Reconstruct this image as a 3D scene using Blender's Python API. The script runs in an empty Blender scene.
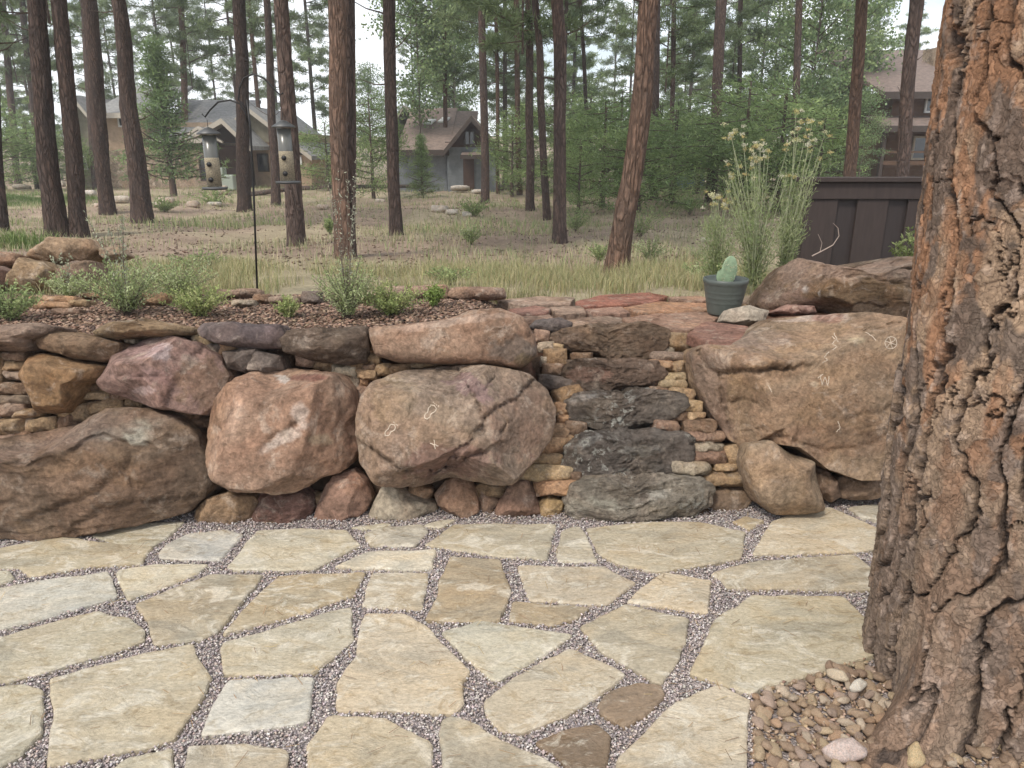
import bpy, math, random
import numpy as np
from mathutils import Vector
from mathutils.bvhtree import BVHTree
random.seed(7); RNG = np.random.default_rng(11)
scn = bpy.context.scene
COL = scn.collection
PI = math.pi
# ------------------------------------------------------------------ camera maths
F = 740.0; PITCH = math.radians(17.55); CAMZ = 1.6
CP, SP = math.cos(PITCH), math.sin(PITCH)
CAM = np.array([0, 0, CAMZ]); RT = np.array([1.0, 0, 0]); FW = np.array([0, CP, -SP]); UP = np.array([0, SP, CP])
def ray(px, py): return FW + (px-512)/F*RT + (384-py)/F*UP
def at_d(px, py, D): return CAM + ray(px, py)*D
def at_z(px, py, z): r = ray(px, py); return CAM + r*((z-CAMZ)/r[2])
def at_y(px, py, y): r = ray(px, py); return CAM + r*(y/r[1])
def lerp(x, xs, ys): return np.interp(x, xs, ys)
def wall_base(x): return lerp(x, [-3.5, -2.3, -1.4, -0.1, 0.85, 1.6, 2.6], [2.80, 2.88, 2.99, 3.02, 3.10, 3.24, 3.30])
# ------------------------------------------------------------------ numpy noise
def _h(ix, iy, iz, s):
    n = (ix*374761393 + iy*668265263 + iz*2147483647*3 + s*974634777) & 0xFFFFFFFF
    n = ((n ^ (n >> 13))*1274126177) & 0xFFFFFFFF
    n = ((n ^ (n >> 15))*2246822519) & 0xFFFFFFFF
    return ((n ^ (n >> 16)) & 0xFFFFFF)/float(0xFFFFFF)
def vn(P, s=0):
    P = np.asarray(P, float); i = np.floor(P).astype(np.int64); f = P-i; u = f*f*f*(f*(f*6-15)+10)
    r = 0
    for dx in (0, 1):
        wx = u[:, 0] if dx else 1-u[:, 0]
        for dy in (0, 1):
            wy = u[:, 1] if dy else 1-u[:, 1]
            for dz in (0, 1):
                wz = u[:, 2] if dz else 1-u[:, 2]
                r = r + wx*wy*wz*_h(i[:, 0]+dx, i[:, 1]+dy, i[:, 2]+dz, s)
    return r*2-1
def fbm(P, o=4, s=0, g=.5):
    a = 1; t = 0; r = 0; P = np.array(P, float)
    for k in range(o): r = r + a*vn(P+k*17.3, s+k); t += a; a *= g; P = P*2.03
    return r/t*1.6
def worley(P, s=0):
    i = np.floor(P).astype(np.int64); f1 = np.full(len(P), 9.); f2 = f1.copy(); cid = np.zeros(len(P))
    for dx in (-1, 0, 1):
        for dy in (-1, 0, 1):
            cx = i[:, 0]+dx; cy = i[:, 1]+dy; z = cx*0
            qx = cx+_h(cx, cy, z, s); qy = cy+_h(cx, cy, z, s+5)
            d = np.hypot(P[:, 0]-qx, P[:, 1]-qy); c = _h(cx, cy, z, s+9)
            m = d < f1; f2 = np.where(m, f1, np.minimum(f2, d)); cid = np.where(m, c, cid); f1 = np.where(m, d, f1)
    return f1, f2, cid
def sstep(a, b, x): t = np.clip((x-a)/(b-a), 0, 1); return t*t*(3-2*t)
# ------------------------------------------------------------------ mesh helpers
def raw_mesh(name, V, Fc, col=None, smooth=False):
    V = np.asarray(V, np.float32); Fc = np.asarray(Fc, np.int32); n, k = Fc.shape
    me = bpy.data.meshes.new(name); me.vertices.add(len(V)); me.vertices.foreach_set('co', V.ravel())
    me.loops.add(n*k); me.loops.foreach_set('vertex_index', Fc.ravel())
    me.polygons.add(n); me.polygons.foreach_set('loop_start', np.arange(0, n*k, k, dtype=np.int32))
    me.polygons.foreach_set('loop_total', np.full(n, k, np.int32))
    if smooth: me.polygons.foreach_set('use_smooth', np.ones(n, bool))
    me.update(calc_edges=True)
    if col is not None: paint(me, col)
    return me
def paint(me, col):
    col = np.asarray(col, np.float32)
    if col.ndim == 1: col = np.tile(col, (len(me.vertices), 1))
    if col.shape[1] == 3: col = np.hstack([col, np.ones((len(col), 1), np.float32)])
    a = me.color_attributes.new('Col', 'FLOAT_COLOR', 'POINT'); a.data.foreach_set('color', np.clip(col, 0, 1).ravel().astype(np.float32))
def link(name, me, mat=None, parent=None, loc=None):
    o = bpy.data.objects.new(name, me); COL.objects.link(o)
    if mat and me is not None and not me.materials: me.materials.append(mat)
    if parent: o.parent = parent
    if loc is not None: o.location = loc
    return o
def tag(o, label=None, cat=None, group=None, kind=None):
    if label: o['label'] = label
    if cat: o['category'] = cat
    if group: o['group'] = group
    if kind: o['kind'] = kind
    return o
def thing(name, loc, label, cat, group=None, rz=0):
    o = bpy.data.objects.new(name, None); COL.objects.link(o); o.location = loc; o.rotation_euler = (0, 0, rz)
    o.empty_display_size = .1
    return tag(o, label, cat, group)
class MB:
    def __init__(s): s.v = []; s.f = []
    def box(s, x0, x1, y0, y1, z0, z1, M=None):
        b = len(s.v); c = [(x0, y0, z0), (x1, y0, z0), (x1, y1, z0), (x0, y1, z0), (x0, y0, z1), (x1, y0, z1), (x1, y1, z1), (x0, y1, z1)]
        s.v += c; s.f += [tuple(b+i for i in q) for q in ((0, 3, 2, 1), (4, 5, 6, 7), (0, 1, 5, 4), (1, 2, 6, 5), (2, 3, 7, 6), (3, 0, 4, 7))]; return s
    def prism(s, pts, d, axis='y', a0=0):   # pts 2D extruded along y from a0 to a0+d
        b = len(s.v); n = len(pts)
        mk = (lambda p, t: (p[0], t, p[1])) if axis == 'y' else ((lambda p, t: (t, p[0], p[1])) if axis == 'x' else (lambda p, t: (p[0], p[1], t)))
        s.v += [mk(p, a0) for p in pts]+[mk(p, a0+d) for p in pts]
        s.f += [tuple(range(b, b+n)), tuple(range(b+2*n-1, b+n-1, -1))]+[(b+i, b+n+i, b+n+(i+1) % n, b+(i+1) % n) for i in range(n)]; return s
    def tube(s, pts, rad, n=8):
        pts = [Vector(p) for p in pts]; b0 = len(s.v); m = len(pts)
        if not isinstance(rad, (list, tuple)): rad = [rad]*m
        for i, p in enumerate(pts):
            t = (pts[min(i+1, m-1)]-pts[max(i-1, 0)]).normalized()
            u = t.cross(Vector((.13, .97, .2))).normalized(); w = t.cross(u)
            for k in range(n): a = 2*PI*k/n; q = p+(u*math.cos(a)+w*math.sin(a))*rad[i]; s.v.append(tuple(q))
        for i in range(m-1):
            for k in range(n): a = b0+i*n+k; c = b0+i*n+(k+1) % n; s.f.append((a, c, c+n, a+n))
        s.f.append(tuple(range(b0+n-1, b0-1, -1))); s.f.append(tuple(range(b0+(m-1)*n, b0+m*n))); return s
    def lathe(s, prof, cx=0, cy=0, n=24):
        b = len(s.v)
        for r, z in prof:
            for k in range(n): a = 2*PI*k/n; s.v.append((cx+r*math.cos(a), cy+r*math.sin(a), z))
        for i in range(len(prof)-1):
            for k in range(n): a = b+i*n+k; c = b+i*n+(k+1) % n; s.f.append((a, c, c+n, a+n))
        s.f.append(tuple(range(b+n-1, b-1, -1))); s.f.append(tuple(range(b+(len(prof)-1)*n, b+len(prof)*n))); return s
    def build(s, name, mat, parent=None, loc=None, smooth=False, bevel=0, col=None):
        me = bpy.data.meshes.new(name); me.from_pydata(s.v, [], s.f); me.update()
        import bmesh
        bm = bmesh.new(); bm.from_mesh(me); bmesh.ops.recalc_face_normals(bm, faces=bm.faces)
        if bevel: bmesh.ops.bevel(bm, geom=list(bm.edges), offset=bevel, segments=1, affect='EDGES')
        bm.to_mesh(me); bm.free()
        if smooth:
            me.polygons.foreach_set('use_smooth', [True]*len(me.polygons))
        if col is not None: paint(me, np.array(col))
        return link(name, me, mat, parent, loc)
# ------------------------------------------------------------------ materials
def new_mat(name):
    m = bpy.data.materials.new(name); m.use_nodes = True; nt = m.node_tree
    return m, nt, nt.nodes['Principled BSDF']
def N(nt, t, **k):
    n = nt.nodes.new(t)
    for a, v in k.items():
        if a.startswith('i_'): n.inputs[a[2:].replace('_', ' ')].default_value = v
        else: setattr(n, a, v)
    return n
def mixc(nt, fac, a, b, mode='MIX'):
    n = nt.nodes.new('ShaderNodeMix'); n.data_type = 'RGBA'; n.blend_type = mode
    for sock, v in ((n.inputs[0], fac), (n.inputs[6], a), (n.inputs[7], b)):
        if hasattr(v, 'is_output'): nt.links.new(v, sock)
        elif isinstance(v, (tuple, list)): sock.default_value = (*v[:3], 1)
        else: sock.default_value = v
    return n.outputs[2]
def ramp(nt, src, stops):
    n = nt.nodes.new('ShaderNodeValToRGB'); e = n.color_ramp.elements
    while len(e) < len(stops): e.new(.5)
    for i, (p, c) in enumerate(stops):
        e[i].position = p; e[i].color = (c, c, c, 1) if isinstance(c, (int, float)) else (*c, 1)
    nt.links.new(src, n.inputs[0]); return n.outputs[0]
def coords(nt, offset=True, scale=(1, 1, 1)):
    tc = N(nt, 'ShaderNodeTexCoord'); mp = N(nt, 'ShaderNodeMapping'); mp.inputs['Scale'].default_value = scale
    nt.links.new(tc.outputs['Object'], mp.inputs[0])
    if offset:
        oi = N(nt, 'ShaderNodeObjectInfo'); mu = N(nt, 'ShaderNodeMath', operation='MULTIPLY'); mu.inputs[1].default_value = 37.0
        nt.links.new(oi.outputs['Random'], mu.inputs[0]); nt.links.new(mu.outputs[0], mp.inputs['Location'])
    return mp.outputs[0]
def noise(nt, vec, scale, detail=6, rough=.6, dist=0):
    n = N(nt, 'ShaderNodeTexNoise'); nt.links.new(vec, n.inputs['Vector'])
    n.inputs['Scale'].default_value = scale; n.inputs['Detail'].default_value = detail; n.inputs['Roughness'].default_value = rough; n.inputs['Distortion'].default_value = dist
    return n.outputs['Fac']
def bumpchain(nt, bs, items):
    prev = None
    for h, strength, dist in items:
        b = N(nt, 'ShaderNodeBump'); b.inputs['Strength'].default_value = strength; b.inputs['Distance'].default_value = dist
        nt.links.new(h, b.inputs['Height'])
        if prev: nt.links.new(prev, b.inputs['Normal'])
        prev = b.outputs[0]
    nt.links.new(prev, bs.inputs['Normal'])
def objcol(nt):
    at = N(nt, 'ShaderNodeAttribute', attribute_name='Col'); oi = N(nt, 'ShaderNodeObjectInfo')
    return mixc(nt, 1.0, at.outputs['Color'], oi.outputs['Color'], 'MULTIPLY')
def rock_mat(name, lichen=0, var=.5, pale=.25, bump=1.0, rough=.85, scale=1.0, streak=False):
    m, nt, bs = new_mat(name); v = coords(nt); c = objcol(nt); vs = coords(nt, True, (1, 1, 4.5)) if streak else v
    a = noise(nt, v, 4*scale, 8, .62, .6); c = mixc(nt, 1.0, c, ramp(nt, a, [(.38, 1-var*.5), (.5, 1.0), (.62, 1+var*.35)]), 'MULTIPLY')
    h = noise(nt, v, 2.2*scale, 6, .55, 1.2); c = mixc(nt, ramp(nt, h, [(.45, 0), (.58, .75)]), c, mixc(nt, 1.0, c, (1.0, .91, .87), 'MULTIPLY'))
    y = noise(nt, v, 3.1*scale, 6, .6, .9); c = mixc(nt, ramp(nt, y, [(.52, 0), (.62, .5)]), c, mixc(nt, 1.0, c, (1.10, 1.04, .90), 'MULTIPLY'))
    p = noise(nt, v, 9*scale, 10, .70, .5); c = mixc(nt, ramp(nt, p, [(.55, 0), (.64, pale*1.6)]), c, (.52, .43, .35))
    d = noise(nt, vs, 6.3*scale, 10, .7, .8); c = mixc(nt, ramp(nt, d, [(.36, .75), (.45, 0)]), c, mixc(nt, 1.0, c, (.52, .48, .46), 'MULTIPLY'))
    f = noise(nt, v, 50*scale, 8, .7); pit = noise(nt, v, 24*scale, 10, .72, .6)
    c = mixc(nt, 1.0, c, ramp(nt, pit, [(.36, .70), (.46, .96), (.55, 1.05), (.66, 1.28)]), 'MULTIPLY'); c = mixc(nt, 1.0, c, ramp(nt, f, [(.38, .75), (.5, 1), (.62, 1.25)]), 'MULTIPLY')
    if lichen:
        l = noise(nt, v, 20*scale, 10, .78, .2); l2 = noise(nt, v, 3*scale, 3, .5)
        mm = N(nt, 'ShaderNodeMath', operation='MULTIPLY'); nt.links.new(ramp(nt, l, [(.535, 0), (.57, 1)]), mm.inputs[0]); nt.links.new(ramp(nt, l2, [(.44, 0.05), (.56, 1)]), mm.inputs[1])
        ms = N(nt, 'ShaderNodeMath', operation='MULTIPLY'); nt.links.new(mm.outputs[0], ms.inputs[0]); ms.inputs[1].default_value = lichen
        c = mixc(nt, ms.outputs[0], c, (.50, .49, .44))
    nt.links.new(c, bs.inputs['Base Color']); bs.inputs['Roughness'].default_value = rough; bs.inputs['Specular IOR Level'].default_value = .25
    cr = noise(nt, v, 8*scale, 12, .68, 1.5)
    cv = N(nt, 'ShaderNodeTexVoronoi', feature='DISTANCE_TO_EDGE'); cv.inputs['Scale'].default_value = 3.2*scale; nz = N(nt, 'ShaderNodeTexNoise'); nz.inputs['Scale'].default_value = 5*scale; nz.inputs['Detail'].default_value = 7; nt.links.new(v, nz.inputs['Vector']); nt.links.new(mixc(nt, .22, vs, nz.outputs['Color']), cv.inputs['Vector'])
    bumpchain(nt, bs, [(ramp(nt, cv.outputs['Distance'], [(0, 0), (.035, 1)]), .35*bump, .012), (noise(nt, vs, 12*scale, 12, .7, .5), 1.0*bump, .04), (cr, .8*bump, .03), (pit, .75*bump, .012), (f, .7*bump, .006)])
    return m
def leaf_mat(name, trans=.3, rough=.6):
    m, nt, bs = new_mat(name); at = N(nt, 'ShaderNodeAttribute', attribute_name='Col')
    nt.links.new(at.outputs['Color'], bs.inputs['Base Color']); bs.inputs['Roughness'].default_value = rough; bs.inputs['Specular IOR Level'].default_value = .2
    tr = N(nt, 'ShaderNodeBsdfTranslucent'); nt.links.new(at.outputs['Color'], tr.inputs[0])
    mx = N(nt, 'ShaderNodeMixShader'); mx.inputs[0].default_value = trans; out = nt.nodes['Material Output']
    nt.links.new(bs.outputs[0], mx.inputs[1]); nt.links.new(tr.outputs[0], mx.inputs[2]); nt.links.new(mx.outputs[0], out.inputs['Surface'])
    return m
def plain(name, col, rough=.7, metal=0, var=.15, scale=20, bump=.1, stretch=(1, 1, 1)):
    m, nt, bs = new_mat(name); v = coords(nt, False, stretch); n = noise(nt, v, scale, 6, .6)
    c = mixc(nt, 1.0, (*col,), ramp(nt, n, [(.3, 1-var), (.7, 1+var)]), 'MULTIPLY'); nt.links.new(c, bs.inputs['Base Color'])
    bs.inputs['Roughness'].default_value = rough; bs.inputs['Metallic'].default_value = metal; bumpchain(nt, bs, [(n, bump, .01)]); return m
ROCK = rock_mat('sandstone', var=.42, bump=.7)
ROCKS = rock_mat('layered sandstone', var=.6, pale=.3, bump=1.2, streak=True)
ROCKL = rock_mat('lichen crusted rock', lichen=.95, var=.7, pale=.25, bump=1.3, streak=True)
SMALL = rock_mat('wall stone', var=.45, pale=.3, bump=.8, scale=1.6)
PEB = rock_mat('river rock', var=.5, pale=.15, bump=.45, rough=.7, scale=2.5)
LEAF = leaf_mat('leaves'); NEEDLE = leaf_mat('pine needles', .35, .55); GRASS = leaf_mat('grass blades', .35, .7)
def chip_mat():
    m, nt, bs = new_mat('stone and bark chips'); at = N(nt, 'ShaderNodeAttribute', attribute_name='Col'); nt.links.new(at.outputs['Color'], bs.inputs['Base Color']); bs.inputs['Roughness'].default_value = .8; bs.inputs['Specular IOR Level'].default_value = .25; return m
CHIP = chip_mat()
def flag_mat():
    m, nt, bs = new_mat('buff flagstone'); v = coords(nt, True, (1, 1.6, 1)); c = objcol(nt)
    a = noise(nt, v, 2.6, 8, .6, 1.4); c = mixc(nt, ramp(nt, a, [(.46, 0), (.62, .5)]), c, mixc(nt, 1.0, c, (1.0, .90, .76), 'MULTIPLY'))
    g = noise(nt, v, 1.7, 8, .62, 2.0); c = mixc(nt, ramp(nt, g, [(.50, 0), (.60, .7)]), c, mixc(nt, 1.0, c, (.72, .75, .79), 'MULTIPLY'))
    w = noise(nt, v, 6, 12, .76, .9); c = mixc(nt, ramp(nt, w, [(.52, 0), (.60, .65)]), c, (.68, .63, .53))
    k = noise(nt, v, 8, 12, .72, 1.5); c = mixc(nt, ramp(nt, k, [(.38, .6), (.46, 0)]), c, mixc(nt, 1.0, c, (.68, .61, .50), 'MULTIPLY'))
    r = noise(nt, v, 1.1, 4, .5, 1.0); c = mixc(nt, ramp(nt, r, [(.56, 0), (.66, .25)]), c, mixc(nt, 1.0, c, (.90, .78, .66), 'MULTIPLY'))
    f = noise(nt, v, 60, 9, .8); c = mixc(nt, 1.0, c, ramp(nt, f, [(.40, .82), (.60, 1.18)]), 'MULTIPLY')
    nt.links.new(c, bs.inputs['Base Color']); bs.inputs['Roughness'].default_value = .72; bs.inputs['Specular IOR Level'].default_value = .3
    q = N(nt, 'ShaderNodeTexNoise'); nt.links.new(v, q.inputs['Vector']); q.inputs['Scale'].default_value = 3.2; q.inputs['Detail'].default_value = 7; q.inputs['Distortion'].default_value = 1.2
    st = N(nt, 'ShaderNodeMath', operation='MULTIPLY'); nt.links.new(q.outputs['Fac'], st.inputs[0]); st.inputs[1].default_value = 22
    sn = N(nt, 'ShaderNodeMath', operation='SNAP'); nt.links.new(st.outputs[0], sn.inputs[0]); sn.inputs[1].default_value = 1.0
    bumpchain(nt, bs, [(sn.outputs[0], .6, .0022), (w, .9, .016), (k, .7, .016), (f, .5, .004)]); return m
FLAG = flag_mat()
def ground_mat():
    m, nt, bs = new_mat('forest floor'); v = coords(nt, False)
    at = N(nt, 'ShaderNodeAttribute', attribute_name='Col'); c = at.outputs['Color']
    a = noise(nt, v, 1.3, 8, .65, .5); c = mixc(nt, 1.0, c, ramp(nt, a, [(.3, .7), (.7, 1.3)]), 'MULTIPLY')
    b = noise(nt, v, 7, 10, .75, .3); c = mixc(nt, ramp(nt, b, [(.33, .6), (.45, 0)]), c, (.11, .075, .055))
    f = noise(nt, v, 45, 10, .8); c = mixc(nt, 1.0, c, ramp(nt, f, [(.3, .6), (.7, 1.4)]), 'MULTIPLY')
    nt.links.new(c, bs.inputs['Base Color']); bs.inputs['Roughness'].default_value = .95; bs.inputs['Specular IOR Level'].default_value = .1
    bumpchain(nt, bs, [(b, .6, .08), (f, .6, .02)]); return m
GROUND = ground_mat()
def bark_mat(name, hero=False):
    m, nt, bs = new_mat(name)
    if hero:
        v = coords(nt, False); at = N(nt, 'ShaderNodeAttribute', attribute_name='Col'); c = at.outputs['Color']
        f = noise(nt, v, 38, 10, .75, .8); c = mixc(nt, 1.0, c, ramp(nt, f, [(.3, .6), (.5, 1), (.7, 1.45)]), 'MULTIPLY')
        p = noise(nt, v, 17, 9, .7, 1.2); c = mixc(nt, ramp(nt, p, [(.58, 0), (.68, .5)]), c, (.42, .33, .27))
        nt.links.new(c, bs.inputs['Base Color']); bs.inputs['Roughness'].default_value = .9; bs.inputs['Specular IOR Level'].default_value = .15
        nz = N(nt, 'ShaderNodeTexNoise'); nz.inputs['Scale'].default_value = 14; nz.inputs['Detail'].default_value = 6; nt.links.new(v, nz.inputs['Vector'])
        v2 = coords(nt, False, (1, 1, .40)); mv = mixc(nt, .14, v2, nz.outputs['Color'])
        fk = N(nt, 'ShaderNodeTexVoronoi'); fk.inputs['Scale'].default_value = 48; nt.links.new(mv, fk.inputs['Vector']); fe = N(nt, 'ShaderNodeTexVoronoi', feature='DISTANCE_TO_EDGE'); fe.inputs['Scale'].default_value = 48; nt.links.new(mv, fe.inputs['Vector'])
        sp = N(nt, 'ShaderNodeSeparateColor'); nt.links.new(fk.outputs['Color'], sp.inputs[0])
        c = mixc(nt, 1.0, c, ramp(nt, sp.outputs[0], [(.0, .8), (.5, 1.0), (1, 1.25)]), 'MULTIPLY'); c = mixc(nt, ramp(nt, fe.outputs['Distance'], [(0, .35), (.05, 0)]), c, mixc(nt, 1.0, c, (.35, .33, .32), 'MULTIPLY')); nt.links.new(c, bs.inputs['Base Color'])
        bumpchain(nt, bs, [(sp.outputs[0], .8, .006), (ramp(nt, fe.outputs['Distance'], [(0, 0), (.12, 1)]), .7, .004), (p, .8, .010), (f, 1.0, .006)]); return m
    v = coords(nt, True, (1, 1, .24)); oi = N(nt, 'ShaderNodeObjectInfo')
    vo = N(nt, 'ShaderNodeTexVoronoi', feature='DISTANCE_TO_EDGE'); vo.inputs['Scale'].default_value = 23
    nz = N(nt, 'ShaderNodeTexNoise'); nz.inputs['Scale'].default_value = 7; nz.inputs['Detail'].default_value = 5; nt.links.new(v, nz.inputs['Vector'])
    mv = mixc(nt, .16, v, nz.outputs['Color']); nt.links.new(mv, vo.inputs['Vector'])
    plate = ramp(nt, vo.outputs['Distance'], [(0.0, .35), (.25, 1)])
    n2 = noise(nt, v, 5, 8, .7, .5)
    red = mixc(nt, ramp(nt, n2, [(.35, 0), (.65, 1)]), (.165, .115, .09), (.105, .084, .074)); c = mixc(nt, plate, (.055, .044, .038), red)
    c = mixc(nt, 1.0, c, oi.outputs['Color'], 'MULTIPLY')
    f = noise(nt, v, 60, 6, .7); c = mixc(nt, 1.0, c, ramp(nt, f, [(.3, .6), (.7, 1.5)]), 'MULTIPLY')
    nt.links.new(c, bs.inputs['Base Color']); bs.inputs['Roughness'].default_value = .92; bs.inputs['Specular IOR Level'].default_value = .12
    bumpchain(nt, bs, [(plate, .9, .03), (f, .5, .01)]); return m
BARK = bark_mat('pine bark'); BIGBARK = bark_mat('plated ponderosa bark', True)
WOODDARK = plain('twig wood', (.13, .10, .08), .9)
# ------------------------------------------------------------------ rock builder
_ico = {}
def ico(sub):
    if sub not in _ico:
        import bmesh
        bm = bmesh.new(); bmesh.ops.create_icosphere(bm, subdivisions=sub, radius=1); bm.verts.ensure_lookup_table()
        _ico[sub] = (np.array([v.co[:] for v in bm.verts]), np.array([[v.index for v in f.verts] for f in bm.faces])); bm.free()
    return _ico[sub]
def rad_of(poly, smooth=3):
    n = 360; th = np.arange(n)*2*PI/n; dx, dy = np.cos(th), np.sin(th); R = np.zeros(n)
    P = np.array(poly); Q = np.roll(P, -1, 0)
    for (x1, y1), (x2, y2) in zip(P, Q):
        ex, ey = x2-x1, y2-y1; den = dx*ey-dy*ex
        with np.errstate(divide='ignore', invalid='ignore'):
            t = (x1*ey-y1*ex)/den; u = (x1*dy-y1*dx)/den
        ok = (np.abs(den) > 1e-12) & (t > 0) & (u >= -1e-6) & (u <= 1+1e-6); R = np.where(ok, np.maximum(R, np.where(ok, t, 0)), R)
    R[R == 0] = R[R > 0].mean() if (R > 0).any() else .1
    if smooth:
        K = np.exp(-.5*(np.arange(-3*smooth, 3*smooth+1)/smooth)**2); K /= K.sum(); R = np.convolve(np.concatenate([R[-3*smooth:], R, R[:3*smooth]]), K, 'valid')
    return R
def rock_verts(poly, T, sub, seed, k=3.0, amp=.05, nf=5, strata=0, smooth=3, cut=.86, freq=1.6, planes=()):
    """poly: outline (right, up) in metres round 0; returns verts in (right, up, toward viewer) frame"""
    V, Fc = ico(sub); V = V.copy(); rg = np.random.default_rng(seed)
    rho = np.hypot(V[:, 0], V[:, 1]); s = 1/np.maximum((rho**k+np.abs(V[:, 2])**k)**(1/k), 1e-6); V = V*s[:, None]
    for nx, ny, nz, d0 in planes:
        nrm = np.array([nx, ny, nz], float); nrm /= np.linalg.norm(nrm); ex = np.clip(V@nrm-d0, 0, None); V -= ex[:, None]*nrm
    for _ in range(nf):
        a = rg.uniform(0, 2*PI); el = rg.uniform(.15, 1.25); nrm = np.array([math.cos(a)*math.sin(el), math.sin(a)*math.sin(el), math.cos(el)])
        d = (V@nrm); lim = rg.uniform(cut, cut+.14)*(1.0+.12*math.sin(2*el)); ex = np.clip(d-lim, 0, None); V -= ex[:, None]*nrm*.97
    th = np.arctan2(V[:, 1], V[:, 0]); R = rad_of(poly, smooth); r = np.interp((th % (2*PI))/(2*PI)*360, np.arange(361), np.append(R, R[0]))
    size = float(np.mean(R)); rho = np.hypot(V[:, 0], V[:, 1])
    W = np.stack([np.cos(th)*r*rho, np.sin(th)*r*rho, V[:, 2]*T], 1)
    nn = W/np.maximum(np.linalg.norm(W, axis=1), 1e-9)[:, None]
    Q = W/size*freq+seed*3.1
    n1 = fbm(Q, 3, seed); n2 = 1-2*np.abs(fbm(Q*2.3, 4, seed+50)); n3 = fbm(Q*7, 4, seed+90)
    disp = amp*size*(n1*.9+n2*.35+n3*.25)
    if strata:
        zz = W[:, 1]/size*3.2+1.0*fbm(Q*.7, 3, seed+3)+seed; fz = zz-np.floor(zz); led = sstep(0, .12, fz)-fz
        z2 = zz*2.6+.8*fbm(Q*1.5, 2, seed+4); f2_ = z2-np.floor(z2); disp += strata*size*(led*1.1+(sstep(0, .15, f2_)-f2_)*.5*(.5+n1))
    W += nn*disp[:, None]
    return W, Fc, size, n1, n2, n3
def rock(name, poly, D, T, label=None, cat='rock', group=None, col=(.3, .2, .13), sub=4, seed=0, mat=None, patches=(), parent=None, cracks=(), back=.05, **kw):
    """poly in picture pixels at depth D; T half thickness (m)"""
    P = np.array(poly, float); c = .5*(P.min(0)+P.max(0))*.5+.5*P.mean(0)
    L = (P-c)/F*D; L[:, 1] *= -1
    W, Fc, size, n1, n2, n3 = rock_verts(L, T, sub, seed, **kw)
    C = at_d(c[0], c[1], D+back*T)
    X = W[:, :1]*RT+W[:, 1:2]*UP-W[:, 2:]*FW
    cc = np.tile(np.array(col, float), (len(X), 1))*(1+.12*n1+.08*n3)[:, None]
    if patches or cracks:
        G = X+C-CAM; dep = G@FW; qx = 512+F*(G@RT)/dep; qy = 384-F*(G@UP)/dep; front = W[:, 2] > -.2*T
        for ci, (w, dp, ld, L) in enumerate(cracks):      # fracture: width px, groove depth m, ledge height m
            wob = 2.2*vn(np.stack([qx*.12, qy*.12, qx*0+ci], 1), seed)+.8*vn(np.stack([qx*.5, qy*.5, qx*0+ci], 1), seed); best = np.full(len(X), 1e9); sg = np.zeros(len(X))
            for (x0, y0), (x1, y1) in zip(L[:-1], L[1:]):
                ex, ey = x1-x0, y1-y0; l2 = ex*ex+ey*ey; t = np.clip(((qx-x0)*ex+(qy-y0)*ey)/l2, 0, 1); ddx = qx-x0-t*ex+wob; ddy = qy-y0-t*ey+wob
                d = np.hypot(ddx, ddy); cr = (ex*ddy-ey*ddx)/math.sqrt(l2); mm = d < best; best = np.where(mm, d, best); sg = np.where(mm, cr, sg)
            tot = -dp*np.exp(-(best/w)**2)-ld*(sg > 0)*np.exp(-(best/(w*9))**2)*sstep(0, 1.2, np.abs(sg))
            W[:, 2] += tot*front
            cc *= (1-.45*np.exp(-(best/(w*.8))**2)*front)[:, None]
        X = W[:, :1]*RT+W[:, 1:2]*UP-W[:, 2:]*FW
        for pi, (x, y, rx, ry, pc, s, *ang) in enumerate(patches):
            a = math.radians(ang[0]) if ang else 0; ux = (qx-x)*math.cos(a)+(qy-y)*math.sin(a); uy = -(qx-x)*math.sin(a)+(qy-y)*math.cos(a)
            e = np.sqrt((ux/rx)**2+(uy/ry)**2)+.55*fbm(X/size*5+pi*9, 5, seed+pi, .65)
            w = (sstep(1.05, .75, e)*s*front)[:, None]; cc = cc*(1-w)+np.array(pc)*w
    me = raw_mesh(name, X, Fc, cc, smooth=True)
    o = link(name, me, mat or ROCK, parent, C if parent is None else None)
    if mat in (None, ROCK, ROCKS): o.color = (.84, .845, .85, 1)
    if label: tag(o, label, cat, group)
    return o
def rect_poly(x0, y0, x1, y1, tilt=0, seed=0):
    rg = random.Random(seed); cx, cy = (x0+x1)/2, (y0+y1)/2; w, h = (x1-x0)/2, (y1-y0)/2; a = math.radians(tilt); out = []
    e = rg.uniform(.14, .34)
    for i in range(16):
        t = 2*PI*i/16; c, s = math.cos(t), math.sin(t); x = w*math.copysign(abs(c)**e, c); y = h*math.copysign(abs(s)**e, s)
        j = rg.uniform(.86, 1.04); x *= j; y *= rg.uniform(.88, 1.04)
        out.append((cx+x*math.cos(a)-y*math.sin(a), cy+x*math.sin(a)+y*math.cos(a)))
    return out
def wall_D(px, py, back=0.0):
    D = 3.3
    for _ in range(12):
        p = at_d(px, py, D); yw = wall_base(p[0])+.06+.36*max(p[2], 0)+back
        D += (yw-p[1])*.8
    return D
def step_D(px, py):
    y = lerp(py, [320, 332, 361, 393, 432, 478, 515], [3.86, 3.74, 3.60, 3.46, 3.30, 3.13, 3.04])
    r = ray(px, py); return y/r[1]
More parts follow.
